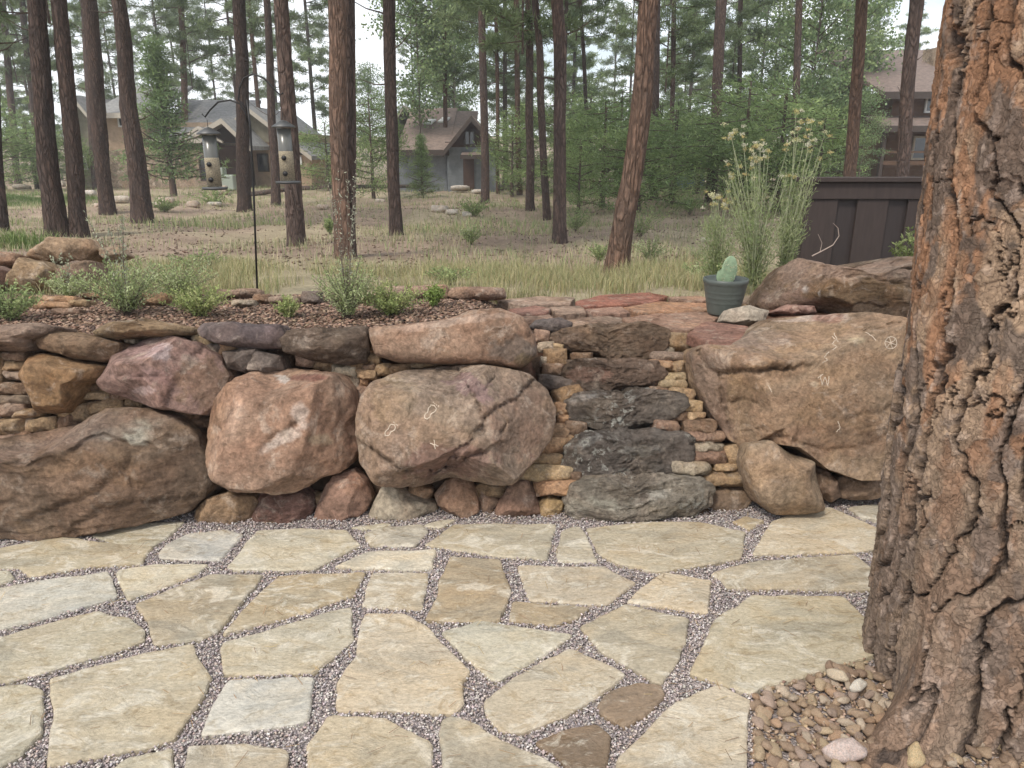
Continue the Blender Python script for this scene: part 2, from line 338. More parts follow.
# ------------------------------------------------------------------ terrain
def prof(d): return lerp(d, [0, 3.9, 4.6, 6, 8, 12, 16, 25, 40, 70, 140, 400], [.74, .74, .72, .60, .46, .24, .10, -.05, -.20, 0, 2, 8])
def terrain(x, y):
    x = np.asarray(x, float); y = np.asarray(y, float)
    yb = wall_base(x); top = prof(y)
    top = top-.45*sstep(2.0, 2.9, x)*sstep(4.7, 5.6, y)*sstep(14, 9, y)
    insteps = sstep(.05, .22, x)*sstep(1.05, .9, x)
    t1 = np.clip((y-(yb+.14))/.34, 0, 1); t2 = np.clip((y-(yb+.16))/.78, 0, 1)
    t = t1*(1-insteps)+t2*insteps
    P = np.stack([x.ravel(), y.ravel(), 0*x.ravel()], 1)
    b = fbm(P*.5, 4, 3).reshape(x.shape)*lerp(y, [4.4, 6, 12, 60], [0, .03, .10, .3])
    top = top-.10*sstep(-.25, 0, x)*sstep(1.5, 1.3, x)*sstep(4.9, 4.6, y)
    return np.where(y < yb+.14, 0, t*(top-.05*insteps))+b*sstep(4.2, 5, y)
def tz(x, y): return float(terrain(np.array([x]), np.array([y]))[0])
def on_ground(px, py, d0=4.0):
    r = ray(px, py); t = d0
    for _ in range(4000):
        p = CAM+r*t
        if p[2] <= tz(p[0], p[1]): return p
        t += .02 if t < 12 else .06
        if t > 90: break
    return CAM+r*t
def build_ground():
    xs = np.unique(np.concatenate([np.linspace(-6, 5, 260), -6-np.geomspace(.1, 300, 50), 5+np.geomspace(.1, 300, 50)]))
    ys = np.unique(np.concatenate([-np.geomspace(.1, 60, 14), np.linspace(0, 2.6, 14), np.linspace(2.65, 5, 120), 5+np.geomspace(.05, 395, 150)]))
    X, Y = np.meshgrid(xs, ys); Z = terrain(X, Y); V = np.stack([X, Y, Z], -1).reshape(-1, 3)
    nx, ny = len(xs), len(ys); i = np.arange(ny-1)[:, None]*nx+np.arange(nx-1)[None]; Fc = np.stack([i, i+1, i+nx+1, i+nx], -1).reshape(-1, 4)
    x, y = V[:, 0], V[:, 1]; P = V*[1, 1, 0]
    duff = np.array([.31, .235, .18]); dry = np.array([.40, .35, .23]); mulch = np.array([.16, .085, .06]); grav = np.array([.10, .085, .08]); soil = np.array([.10, .065, .045])
    w = sstep(-.15, .35, fbm(P*.55, 4, 21)); c = duff*(1-w[:, None]*.55)+dry*w[:, None]*.55
    g = (sstep(4.5, 4.8, y)*sstep(7.4, 6.6, y))[:, None]; c = c*(1-g*.7)+dry*g*.7
    mu = sstep(4.6, 4.4, y)[:, None]; c = c*(1-mu)+mulch*mu
    yb = wall_base(x); s = sstep(yb+.55, yb+.40, y)[:, None]; c = c*(1-s)+soil*s
    o = link('ground', raw_mesh('ground', V, Fc, c, True), GROUND); tag(o, kind='structure')
build_ground()
# ------------------------------------------------------------------ patio flagstones
def pip(poly, X, Y):
    P = np.array(poly); Q = np.roll(P, -1, 0); ins = np.zeros(len(X), bool)
    for (x1, y1), (x2, y2) in zip(P, Q):
        c = ((y1 > Y) != (y2 > Y)) & (X < (x2-x1)*(Y-y1)/((y2-y1) if y2 != y1 else 1e-9)+x1); ins ^= c
    return ins
def slab(name, poly, z, thick, col, label, cat='paving stone', group=None, seed=0, mat=None, tilt=.004, rough=.006):
    rg = np.random.default_rng(seed+300)
    P = np.array([at_z(x, y, z)[:2] for x, y in poly]); c = P.mean(0); P = P-c
    A = 0.5*np.sum(P[:, 0]*np.roll(P[:, 1], -1)-np.roll(P[:, 0], -1)*P[:, 1])
    if A < 0: P = P[::-1]
    Q = []                                   # light corner cut, then a fine uneven edge
    n = len(P)
    for i in range(n):
        a, b, d = P[i-1], P[i], P[(i+1) % n]; la = np.linalg.norm(a-b); lb = np.linalg.norm(d-b); r = min(.010, .2*la, .2*lb)
        Q += [b+(a-b)/la*r, b*.8+.2*((a+d)/2-b)*min(1, r/np.linalg.norm((a+d)/2-b+1e-9))*0+b*.2-(b-(b+(a-b)/la*r*.5+(d-b)/lb*r*.5)/1)*.5, b+(d-b)/lb*r]
    Q = np.array(Q); E = []
    for i in range(len(Q)):
        a, b = Q[i], Q[(i+1) % len(Q)]; m = max(1, int(np.linalg.norm(b-a)/.012))
        for j in range(m): E.append(a+(b-a)*j/m)
    E = np.array(E); T = np.roll(E, -1, 0)-np.roll(E, 1, 0); nr = np.stack([T[:, 1], -T[:, 0]], 1)/np.maximum(np.linalg.norm(T, axis=1), 1e-9)[:, None]
    q = np.stack([E[:, 0]*14, E[:, 1]*14, np.full(len(E), seed*1.7)], 1); q2 = q*4
    off = vn(q, seed)*rough+vn(q2, seed+1)*rough*.5; E = E+nr*(off[:, None]+.002)
    m = len(E); tl = rg.uniform(-tilt, tilt, 2); ch = 1+.6*vn(q*.6, seed+4)
    cen = -E/np.maximum(np.linalg.norm(E, axis=1), 1e-9)[:, None]; inner = E+cen*(.003+.0015*ch)[:, None]
    inner2 = E+cen*(.008+.003*ch)[:, None]
    zt = lambda A, dz: np.hstack([A, (A@tl)[:, None]+np.reshape(dz, (-1, 1))*np.ones((len(A), 1))])
    V = np.vstack([zt(E+nr*.002, -thick), zt(E, -.007*ch), zt(inner, -.0015), zt(inner2, 0.0)])
    fs = []
    for r in range(3): fs += [(r*m+i, r*m+(i+1) % m, (r+1)*m+(i+1) % m, (r+1)*m+i) for i in range(m)]
    fs.append(tuple(range(3*m, 4*m)))
    me = bpy.data.meshes.new(name); me.from_pydata(V.tolist(), [], fs); me.update()
    cc = np.tile(np.array(col, float), (len(V), 1)); paint(me, cc)
    o = link(name, me, mat or FLAG, None, (c[0], c[1], z)); tag(o, label, cat, group)
    return P+c
BUFF = (.52, .445, .33); PALE = (.56, .50, .39); WHT = (.58, .545, .48); GRY = (.47, .415, .315); BRN = (.29, .215, .145); TAN = (.46, .375, .26)
G1 = 'irregular flagstones of the patio'
FL = [
 (BUFF, [(-25, 567), (-10, 550), (10, 545), (63, 536), (105, 542), (152, 546), (141, 563), (84, 566), (31, 575), (21, 567)], 'long buff flagstone under the big brown boulder at the left edge'),
 (GRY, [(92, 535), (140, 523), (185, 521), (168, 537), (153, 545), (115, 543)], 'small olive buff flagstone tucked against the right end of the lower left boulder'),
 (WHT, [(159, 552), (171, 541), (188, 533), (223, 529), (243, 533), (229, 551), (220, 559), (188, 559), (160, 558)], 'whitish flagstone in front of the low tan rock below the red boulder'),
 (PALE, [(227, 566), (244, 545), (257, 530), (300, 528), (345, 530), (361, 544), (335, 558), (314, 568), (280, 569), (235, 569)], 'wide cream flagstone in front of the purple layered stone'),
 (GRY, [(-25, 570), (10, 570), (16, 577), (0, 584), (-25, 586)], 'tiny wedge flagstone at the left edge above the white streaked one'),
 (WHT, [(-30, 594), (0, 587), (60, 577), (108, 571), (117, 596), (84, 605), (0, 629), (-30, 637)], 'white streaked long flagstone cut by the left edge'),
 (PALE, [(117, 570), (157, 563), (208, 564), (197, 573), (157, 589), (127, 599), (120, 586)], 'pale pointed flagstone right of the white streaked one'),
 (GRY, [(136, 603), (168, 589), (209, 574), (263, 574), (244, 599), (218, 629), (202, 638), (154, 644), (148, 622)], 'grey flagstone left of the smooth tan one'),
 (TAN, [(222, 634), (251, 601), (279, 575), (300, 573), (364, 572), (354, 594), (300, 613)], 'smooth tan flagstone with a long slanted left side'),
 (GRY, [(-25, 690), (-25, 645), (2, 636), (70, 617), (98, 611), (130, 618), (144, 630), (145, 640), (122, 648), (52, 668)], 'olive flagstone with a tan rounded right end at the left edge'),
 (GRY, [(222, 643), (297, 620), (352, 606), (353, 640), (335, 654), (314, 672), (223, 674), (221, 660)], 'buff grey flagstone above the white rectangular one'),
 (BUFF, [(49, 678), (140, 654), (192, 643), (201, 664), (211, 676), (199, 702), (175, 737), (147, 746), (45, 765), (52, 730), (54, 709)], 'largest buff flagstone at the lower left'),
 (GRY, [(-25, 690), (24, 683), (42, 690), (44, 730), (21, 755), (0, 765), (-25, 772)], 'grey buff flagstone cut by the left edge at the bottom corner'),
 (WHT, [(201, 734), (223, 685), (230, 679), (314, 677), (307, 720), (251, 729)], 'white rectangular flagstone in the lower left field'),
 (BUFF, [(188, 745), (244, 743), (288, 749), (286, 800), (185, 800)], 'buff flagstone below the white rectangular one'),
 (PALE, [(100, 780), (126, 758), (174, 746), (174, 800), (95, 800)], 'small triangular flagstone at the bottom edge below the largest one'),
 (PALE, [(363, 533), (387, 526), (422, 524), (428, 531), (415, 545), (370, 545)], 'small pale flagstone in front of the pale grey base rock'),
 (PALE, [(350, 527), (384, 522.5), (392, 524), (375, 529)], 'sliver of pale flagstone against the reddish base stone'),
 (PALE, [(424, 525), (438, 520), (456, 519), (441, 527)], 'narrow sliver of flagstone below the small reddish base stones'),
 (BUFF, [(424, 544), (454, 524), (495, 523), (556, 524), (546, 559), (488, 554)], 'wide buff flagstone left of the narrow one before the steps'),
 (PALE, [(558, 548), (562, 530), (572, 526), (580, 526), (592, 545), (596, 561), (557, 561)], 'narrow upright flagstone before the left end of the steps'),
 (BUFF, [(586, 528), (645, 521), (698, 521), (746, 531), (741, 558), (659, 571), (617, 563), (600, 553)], 'wide olive buff flagstone directly below the bottom step'),
 (PALE, [(333, 566), (366, 551), (436, 549), (433, 567), (404, 569)], 'low pale flagstone with a pointed left end'),
 (TAN, [(440, 577), (450, 556), (500, 559), (511, 587), (506, 605), (499, 620), (488, 621), (424, 619), (436, 598)], 'smooth tan flagstone with a waisted upright outline'),
 (BUFF, [(517, 565), (604, 566), (636, 582), (607, 604), (530, 600), (522, 580)], 'five sided buff flagstone with flaked right end'),
 (BUFF, [(372, 573), (428, 572), (422, 608), (362, 606)], 'small squarish flagstone left of the waisted tan one'),
 (TAN, [(509, 620), (513, 601), (590, 607), (576, 618), (551, 624)], 'low tan flagstone strip right of the waisted one'),
 (BUFF, [(361, 622), (366, 613), (405, 613), (429, 626), (440, 640), (471, 671), (462, 681), (464, 702), (454, 711), (337, 709), (337, 681), (356, 654), (358, 636)], 'large bell shaped flagstone with a tan lower edge at the centre'),
 (PALE, [(440, 631), (481, 620), (509, 624), (572, 634), (544, 654), (495, 680), (464, 654)], 'kite shaped pale flagstone right of the bell shaped one'),
 (BUFF, [(483, 699), (509, 680), (569, 647), (626, 674), (607, 690), (558, 718), (523, 732), (499, 729), (488, 713)], 'slanted flagstone with white broken lower left edge'),
 (BRN, [(598, 705), (605, 694), (625, 685), (640, 683), (663, 685), (664, 694), (645, 715), (624, 727), (600, 713)], 'small grey brown flagstone below the kite shaped gap'),
 (BRN, [(535, 741), (562, 729), (597, 723), (611, 734), (604, 785), (585, 785), (555, 752)], 'reddish brown triangular flagstone at the bottom edge'),
 (GRY, [(441, 718), (450, 714), (475, 723), (560, 768), (590, 800), (441, 800)], 'pointed flagstone at the bottom edge left of the reddish one'),
 (BUFF, [(326, 716), (335, 714), (387, 718), (432, 741), (433, 800), (304, 800), (309, 745)], 'buff flagstone at the bottom edge below the bell shaped one'),
 (BUFF, [(753, 554), (771, 521), (800, 511), (830, 506), (890, 533), (890, 545), (858, 551)], 'smooth buff flagstone below the tan leaning boulder'),
 (TAN, [(732, 521), (745, 516), (764, 520), (750, 528)], 'very small tan flagstone beside the grey base rock right of the steps'),
 (PALE, [(848, 507), (888, 503), (940, 503), (940, 520), (880, 520), (862, 517)], 'pale flagstone between the wall foot and the big pine'),
 (PALE, [(878, 524), (900, 522), (940, 526), (940, 547), (900, 536)], 'small pale flagstone half hidden by the big pine'),
 (BUFF, [(711, 573), (750, 561), (855, 554), (875, 568), (888, 590), (726, 587), (720, 578)], 'long flat buff flagstone reaching the big pine'),
 (BUFF, [(626, 601), (662, 571), (712, 580), (708, 612)], 'four sided buff flagstone above the shield shaped one'),
 (BUFF, [(581, 626), (625, 604), (690, 618), (680, 657), (660, 682), (600, 650)], 'shield shaped buff flagstone left of the largest right hand one'),
 (BUFF, [(690, 672), (715, 619), (753, 594), (844, 596), (879, 633), (881, 652), (795, 678), (767, 684), (754, 692), (715, 680)], 'largest flagstone on the right with whitish streaks, above the river rocks'),
 (BUFF, [(617, 758), (677, 699), (718, 684), (750, 699), (747, 737), (748, 800), (612, 800)], 'large plain flagstone left of the river rock bed'),
 (PALE, [(884, 569), (893, 556), (930, 560), (930, 582), (900, 580)], 'pale corner of a flagstone against the pine trunk'),
 (WHT, [(876, 603), (890, 597), (930, 600), (930, 625), (888, 620)], 'whitish corner of a flagstone beside the pine trunk'),
 (BUFF, [(-150, 600), (-60, 585), (-38, 600), (-42, 632), (-140, 650), (-190, 630)], 'buff flagstone beyond the left edge beside the white streaked one'),
 (GRY, [(-130, 570), (-100, 552), (-40, 552), (-32, 566), (-34, 580), (-90, 582)], 'grey flagstone beyond the left edge under the low boulder'),
 (PALE, [(-200, 690), (-150, 660), (-45, 640), (-36, 690), (-60, 720), (-180, 730)], 'pale flagstone beyond the left edge beside the olive one'),
 (BUFF, [(-220, 800), (-200, 740), (-50, 725), (-38, 770), (-60, 850), (-200, 860)], 'buff flagstone beyond the left edge at the near side'),
 (BUFF, [(-330, 620), (-250, 590), (-160, 590), (-205, 630), (-230, 660), (-320, 670)], 'buff flagstone two places beyond the left edge'),
 (TAN, [(-420, 740), (-330, 680), (-215, 670), (-205, 720), (-240, 780), (-400, 800)], 'tan flagstone two places beyond the left edge'),
 (BUFF, [(-30, 800), (10, 785), (95, 800), (90, 900), (-20, 900)], 'buff flagstone below the bottom edge at the left'),
 (GRY, [(185, 815), (290, 812), (300, 900), (170, 900)], 'grey flagstone below the bottom edge'),
 (BUFF, [(305, 815), (436, 815), (445, 900), (310, 900)], 'wide buff flagstone below the bottom edge'),
 (PALE, [(600, 815), (742, 815), (750, 900), (600, 900)], 'pale flagstone below the bottom edge'),
]
flag_polys = []
for i, (c, p, lb) in enumerate(FL):
    k = random.uniform(.86, 1.06); cc = tuple(v*k*random.uniform(.985, 1.015) for v in c)
    flag_polys.append(slab('flagstone', p, 0.020+.004*random.random(), .045, cc, lb, group=G1, seed=i+1))
# bed below and between the flags
m, nt, bs = new_mat('grit'); v = coords(nt, False); vo = N(nt, 'ShaderNodeTexVoronoi'); vo.inputs['Scale'].default_value = 130; nt.links.new(v, vo.inputs['Vector'])
c = mixc(nt, 1.0, (.33, .285, .275), ramp(nt, vo.outputs['Color'], [(.1, .45), (.9, 1.8)]), 'MULTIPLY'); nt.links.new(c, bs.inputs['Base Color']); bs.inputs['Roughness'].default_value = .9
bumpchain(nt, bs, [(vo.outputs['Distance'], 1, .01)])
xs = np.linspace(-6, 3.2, 80); V = []; Fc = []
for x in xs: V += [(x, -3, .004), (x, float(wall_base(x))+.12, .004)]
for i in range(len(xs)-1): Fc.append((2*i, 2*i+2, 2*i+3, 2*i+1))
tag(link('path', raw_mesh('path', V, Fc), m), kind='structure')
# ------------------------------------------------------------------ loose chips, blades
def chips(name, P, size, cols, flat=.6, mat=None, jit=.35, kind='stuff', label=None, cat=None, grp=None):
    n = len(P); base = np.array([(1, 0, 0), (-.5, .87, 0), (-.5, -.87, 0), (.2, .1, 1), (-.1, -.1, -1)], float)
    tri = np.array([(0, 1, 3), (1, 2, 3), (2, 0, 3), (1, 0, 4), (2, 1, 4), (0, 2, 4)])
    B = base[None]*(1+RNG.uniform(-jit, jit, (n, 5, 3))); B[:, :, 2] *= flat; B *= np.reshape(size, (-1, 1, 1))
    A = RNG.normal(size=(n, 3)); A[:, :2] *= .35; ang = RNG.uniform(0, 2*PI, n); ca, sa = np.cos(ang), np.sin(ang)
    x = B[:, :, 0]*ca[:, None]-B[:, :, 1]*sa[:, None]; y = B[:, :, 0]*sa[:, None]+B[:, :, 1]*ca[:, None]; z = B[:, :, 2]+x*A[:, :1]*.6+y*A[:, 1:2]*.6
    V = (np.stack([x, y, z], -1)+P[:, None]).reshape(-1, 3); Fc = (tri[None]+5*np.arange(n)[:, None, None]).reshape(-1, 3)
    o = link(name, raw_mesh(name, V, Fc, np.repeat(cols, 5, 0)), mat or CHIP); tag(o, label, cat, grp, kind); return o
def blades(name, P, hgt, wid, lean, cols, mat=None, kind='stuff', label=None, cat=None, parent=None, dirs=None):
    n = len(P); a = RNG.uniform(0, 2*PI, n); d = np.stack([np.cos(a), np.sin(a), 0*a], 1) if dirs is None else dirs
    w = np.stack([-d[:, 1], d[:, 0], 0*a], 1)*np.reshape(wid, (-1, 1))*.5
    L = np.reshape(lean, (-1, 1))*np.ones((n, 1)); H = np.reshape(hgt, (-1, 1))*np.ones((n, 1)); up = np.array([0, 0, 1.])
    p1 = P+up*H*.55+d*H*L*.3; p2 = P+up*H*(1-.25*L)+d*H*L
    V = np.stack([P-w, P+w, p1+w*.7, p1-w*.7, p2], 1).reshape(-1, 3)
    t = np.array([(0, 1, 2), (0, 2, 3), (3, 2, 4)]); Fc = (t[None]+5*np.arange(n)[:, None, None]).reshape(-1, 3)
    cc = np.repeat(cols, 5, 0)
    o = link(name, raw_mesh(name, V, Fc, cc), mat or GRASS, parent)
    if not parent: tag(o, label, cat, None, kind)
    return o
def pick(pal, n, var=.15):
    pal = np.array(pal, float); c = pal[RNG.integers(0, len(pal), n)]; return np.clip(c*(1+RNG.uniform(-var, var, (n, 1)))*(1+RNG.uniform(-.05, .05, (n, 3))), 0, 1)
n = 230000; X = RNG.uniform(-3.2, 2.1, n); Y = RNG.uniform(1.15, 3.45, n); ok = (Y < wall_base(X)+.12) & (np.abs(X) < .78*Y+.6)
for p in flag_polys: ok &= ~pip(p, X, Y)
BED = [at_z(x, y, 0)[:2] for x, y in [(752, 820), (752, 702), (770, 690), (800, 680), (885, 658), (960, 640), (1080, 640), (1080, 820)]]
ok &= ~pip(BED, X, Y)
X, Y = X[ok], Y[ok]; n = len(X)
GR = [(.42, .36, .34), (.29, .25, .245), (.50, .45, .43), (.42, .34, .30), (.35, .31, .31), (.58, .53, .50), (.24, .205, .20)]
chips('gravel', np.stack([X, Y, RNG.uniform(.006, .016, n)], 1), RNG.uniform(.0035, .0075, n), pick(GR, n, .25))
n = 420; X = RNG.uniform(-2.3, 1.5, n); Y = RNG.uniform(1.3, 3.2, n); a = RNG.uniform(0, 6.28, n); L_ = RNG.uniform(.02, .06, n); dx_, dy_ = np.cos(a)*L_, np.sin(a)*L_; wx_, wy_ = -np.sin(a)*.0009, np.cos(a)*.0009; zz_ = np.full(n, .0285)
V = np.stack([np.stack([X-wx_, Y-wy_, zz_], 1), np.stack([X+wx_, Y+wy_, zz_], 1), np.stack([X+dx_+wx_, Y+dy_+wy_, zz_+.001], 1), np.stack([X+dx_-wx_, Y+dy_-wy_, zz_+.001], 1)], 1).reshape(-1, 3)
tag(link('pine_needles', raw_mesh('pine_needles', V, np.arange(4*n).reshape(-1, 4), np.repeat(pick([(.30, .19, .10), (.42, .31, .17), (.20, .13, .08)], n), 4, 0)), CHIP), kind='stuff')
# ------------------------------------------------------------------ boulders of the wall
def W(poly, back=0): P = np.array(poly); c = P.mean(0); return wall_D(c[0], c[1], back)
b_low = rock('boulder', [(-95, 470), (-60, 452), (0, 443), (40, 431), (80, 422), (115, 410), (150, 407), (180, 417), (200, 437), (212, 468), (210, 492), (192, 512), (150, 520), (100, 531), (60, 536), (20, 533), (-60, 534), (-100, 520)],
  3.30, .36, 'long low brown boulder with a white scar, at the lower left of the wall', 'boulder', None, (.335, .235, .165), 6, 3, ROCKS,
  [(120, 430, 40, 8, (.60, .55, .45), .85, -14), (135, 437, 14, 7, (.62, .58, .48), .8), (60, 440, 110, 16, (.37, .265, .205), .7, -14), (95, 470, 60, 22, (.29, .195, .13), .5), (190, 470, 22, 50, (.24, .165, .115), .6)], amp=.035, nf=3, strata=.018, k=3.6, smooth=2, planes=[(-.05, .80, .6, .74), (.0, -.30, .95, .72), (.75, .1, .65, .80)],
  cracks=[(1.8, .014, .020, [(30, 515), (60, 503), (85, 495), (108, 480), (124, 465), (128, 450), (146, 444)]), (2.0, .014, .018, [(75, 525), (95, 510), (140, 501), (195, 497)]), (2.0, .0, .018, [(-60, 462), (0, 463), (30, 461), (60, 456), (84, 438), (100, 430), (125, 441)])])
b_red = rock('boulder', [(214, 450), (216, 425), (221, 400), (235, 380), (262, 370), (300, 368), (342, 374), (356, 390), (360, 420), (359, 450), (350, 468), (328, 473), (310, 484), (285, 490), (250, 489), (226, 477)],
  3.36, .30, 'rounded reddish boulder with white scars in the middle of the left wall', 'boulder', None, (.36, .235, .165), 6, 5, ROCK,
  [(288, 436, 26, 6, (.60, .50, .43), .75, -28), (299, 415, 8, 12, (.58, .50, .44), .7), (281, 379, 8, 4, (.6, .55, .5), .7), (235, 415, 9, 22, (.50, .34, .25), .6, 15), (320, 440, 14, 6, (.5, .43, .3), .5), (310, 378, 18, 4, (.25, .12, .09), .8), (352, 430, 9, 40, (.28, .17, .12), .6), (250, 460, 40, 20, (.36, .22, .15), .5)], amp=.045, nf=4, k=4.2, smooth=3, planes=[(0, 0, 1, .80), (.8, -.1, .6, .82), (-.1, .85, .5, .84), (-.7, .2, .7, .9)],  # narrow dark patch paints the shaded right side into the colour
  cracks=[(2.5, .012, .012, [(270, 440), (290, 428), (303, 412)]), (2, .01, .01, [(286, 377), (303, 381), (322, 377)])])
b_mid = rock('boulder', [(361, 430), (364, 402), (374, 384), (400, 372), (440, 366), (490, 365), (528, 373), (548, 388), (557, 410), (553, 438), (528, 466), (512, 482), (480, 480), (450, 477), (415, 486), (378, 482), (364, 460)],
  3.34, .34, 'largest grey brown boulder carved with footprints, left of the steps', 'boulder', None, (.29, .215, .16), 7, 24, ROCK,
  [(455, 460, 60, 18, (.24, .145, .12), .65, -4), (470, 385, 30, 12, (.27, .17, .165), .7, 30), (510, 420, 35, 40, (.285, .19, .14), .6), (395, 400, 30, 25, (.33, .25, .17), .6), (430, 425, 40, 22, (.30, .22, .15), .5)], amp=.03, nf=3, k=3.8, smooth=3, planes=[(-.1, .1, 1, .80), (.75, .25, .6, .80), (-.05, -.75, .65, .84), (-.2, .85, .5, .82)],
  cracks=[(2.0, .03, .02, [(460, 371), (470, 388), (479, 405), (485, 422), (476, 437), (455, 455), (444, 468)]), (2.2, .025, .018, [(485, 420), (500, 406), (514, 398), (530, 380)]), (1.5, .015, .0, [(500, 432), (512, 420), (520, 404)]), (1.5, .012, 0, [(430, 384), (436, 376), (440, 368)]), (3, .03, .03, [(370, 448), (382, 458), (405, 471), (440, 470), (480, 452)]), (1.5, .012, 0, [(478, 380), (484, 388), (494, 376)])])
b_pur = rock('boulder', [(105, 382), (114, 372), (124, 352), (144, 338), (170, 334), (200, 342), (224, 357), (235, 376), (230, 398), (216, 416), (192, 412), (160, 406), (138, 397), (116, 391)],
  3.38, .27, 'purplish pink boulder with pale scuffs, resting above the long low boulder', 'boulder', None, (.31, .20, .165), 6, 31, ROCK,
  [(160, 352, 14, 9, (.55, .44, .42), .8, -30), (140, 345, 25, 12, (.40, .26, .24), .6), (150, 375, 26, 8, (.40, .25, .22), .6), (145, 390, 14, 5, (.50, .38, .36), .6), (205, 385, 32, 28, (.27, .175, .12), .8)], amp=.035, nf=3, k=3.4, smooth=2, planes=[(-.3, .75, .6, .78), (-.35, -.35, .9, .82), (.65, .1, .75, .80)],  # last patch puts shade on the right-hand side into the vertex colour
  cracks=[(1.6, .015, .0, [(120, 376), (140, 375), (165, 376)]), (2, .012, .015, [(165, 405), (172, 380), (190, 362), (200, 345)])])
b_big = rock('boulder', [(686, 352), (696, 343), (720, 345), (742, 336), (758, 325), (776, 314), (820, 311), (862, 311), (888, 319), (904, 338), (910, 380), (907, 425), (903, 453), (872, 475), (838, 477), (806, 466), (778, 444), (750, 440), (736, 448), (722, 440), (708, 415), (692, 385)],
  3.42, .42, 'largest boulder, flat faced brown with carved petroglyphs, right of the steps', 'boulder', None, (.32, .225, .15), 7, 47, ROCK,
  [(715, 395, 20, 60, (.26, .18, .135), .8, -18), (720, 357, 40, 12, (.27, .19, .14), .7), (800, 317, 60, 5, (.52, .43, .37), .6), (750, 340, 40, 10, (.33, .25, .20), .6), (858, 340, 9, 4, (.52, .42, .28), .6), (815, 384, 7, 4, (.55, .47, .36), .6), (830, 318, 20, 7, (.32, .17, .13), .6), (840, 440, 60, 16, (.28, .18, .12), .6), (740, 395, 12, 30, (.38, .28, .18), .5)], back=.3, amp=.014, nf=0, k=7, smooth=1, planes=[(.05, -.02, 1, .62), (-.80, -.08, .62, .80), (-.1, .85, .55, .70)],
  cracks=[(2.2, .035, .03, [(700, 350), (712, 368), (722, 374), (745, 371), (770, 368), (788, 366)]), (1.8, .02, .008, [(724, 403), (740, 400), (757, 402)]), (1.6, .015, .01, [(866, 328), (880, 327), (895, 322)]), (2.0, .02, .008, [(900, 428), (870, 446), (830, 452), (790, 440), (765, 430), (745, 434)]), (1.5, .012, .005, [(860, 414), (880, 412), (900, 402)]), (1.8, .02, .0, [(722, 374), (724, 400), (731, 430), (736, 447)])])
rock('boulder', [(758, 303), (772, 282), (788, 264), (810, 254), (860, 253), (905, 257), (935, 270), (945, 300), (930, 335), (895, 330), (860, 318), (800, 316), (765, 312)],
  4.25, .45, 'flat topped pinkish brown boulder behind the petroglyph boulder', 'boulder', None, (.25, .175, .12), 6, 52, ROCKS,
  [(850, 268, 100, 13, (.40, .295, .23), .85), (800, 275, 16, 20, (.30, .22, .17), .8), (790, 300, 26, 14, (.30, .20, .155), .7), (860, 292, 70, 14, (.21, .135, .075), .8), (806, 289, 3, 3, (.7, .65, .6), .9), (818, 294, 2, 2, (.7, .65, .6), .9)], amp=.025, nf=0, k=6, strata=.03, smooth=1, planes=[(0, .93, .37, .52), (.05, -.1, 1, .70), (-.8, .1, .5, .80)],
  cracks=[(2.5, .02, .03, [(945, 290), (900, 284), (860, 276), (810, 276), (796, 283)]), (1.5, .04, 0, [(896, 265), (910, 267), (930, 270)])])
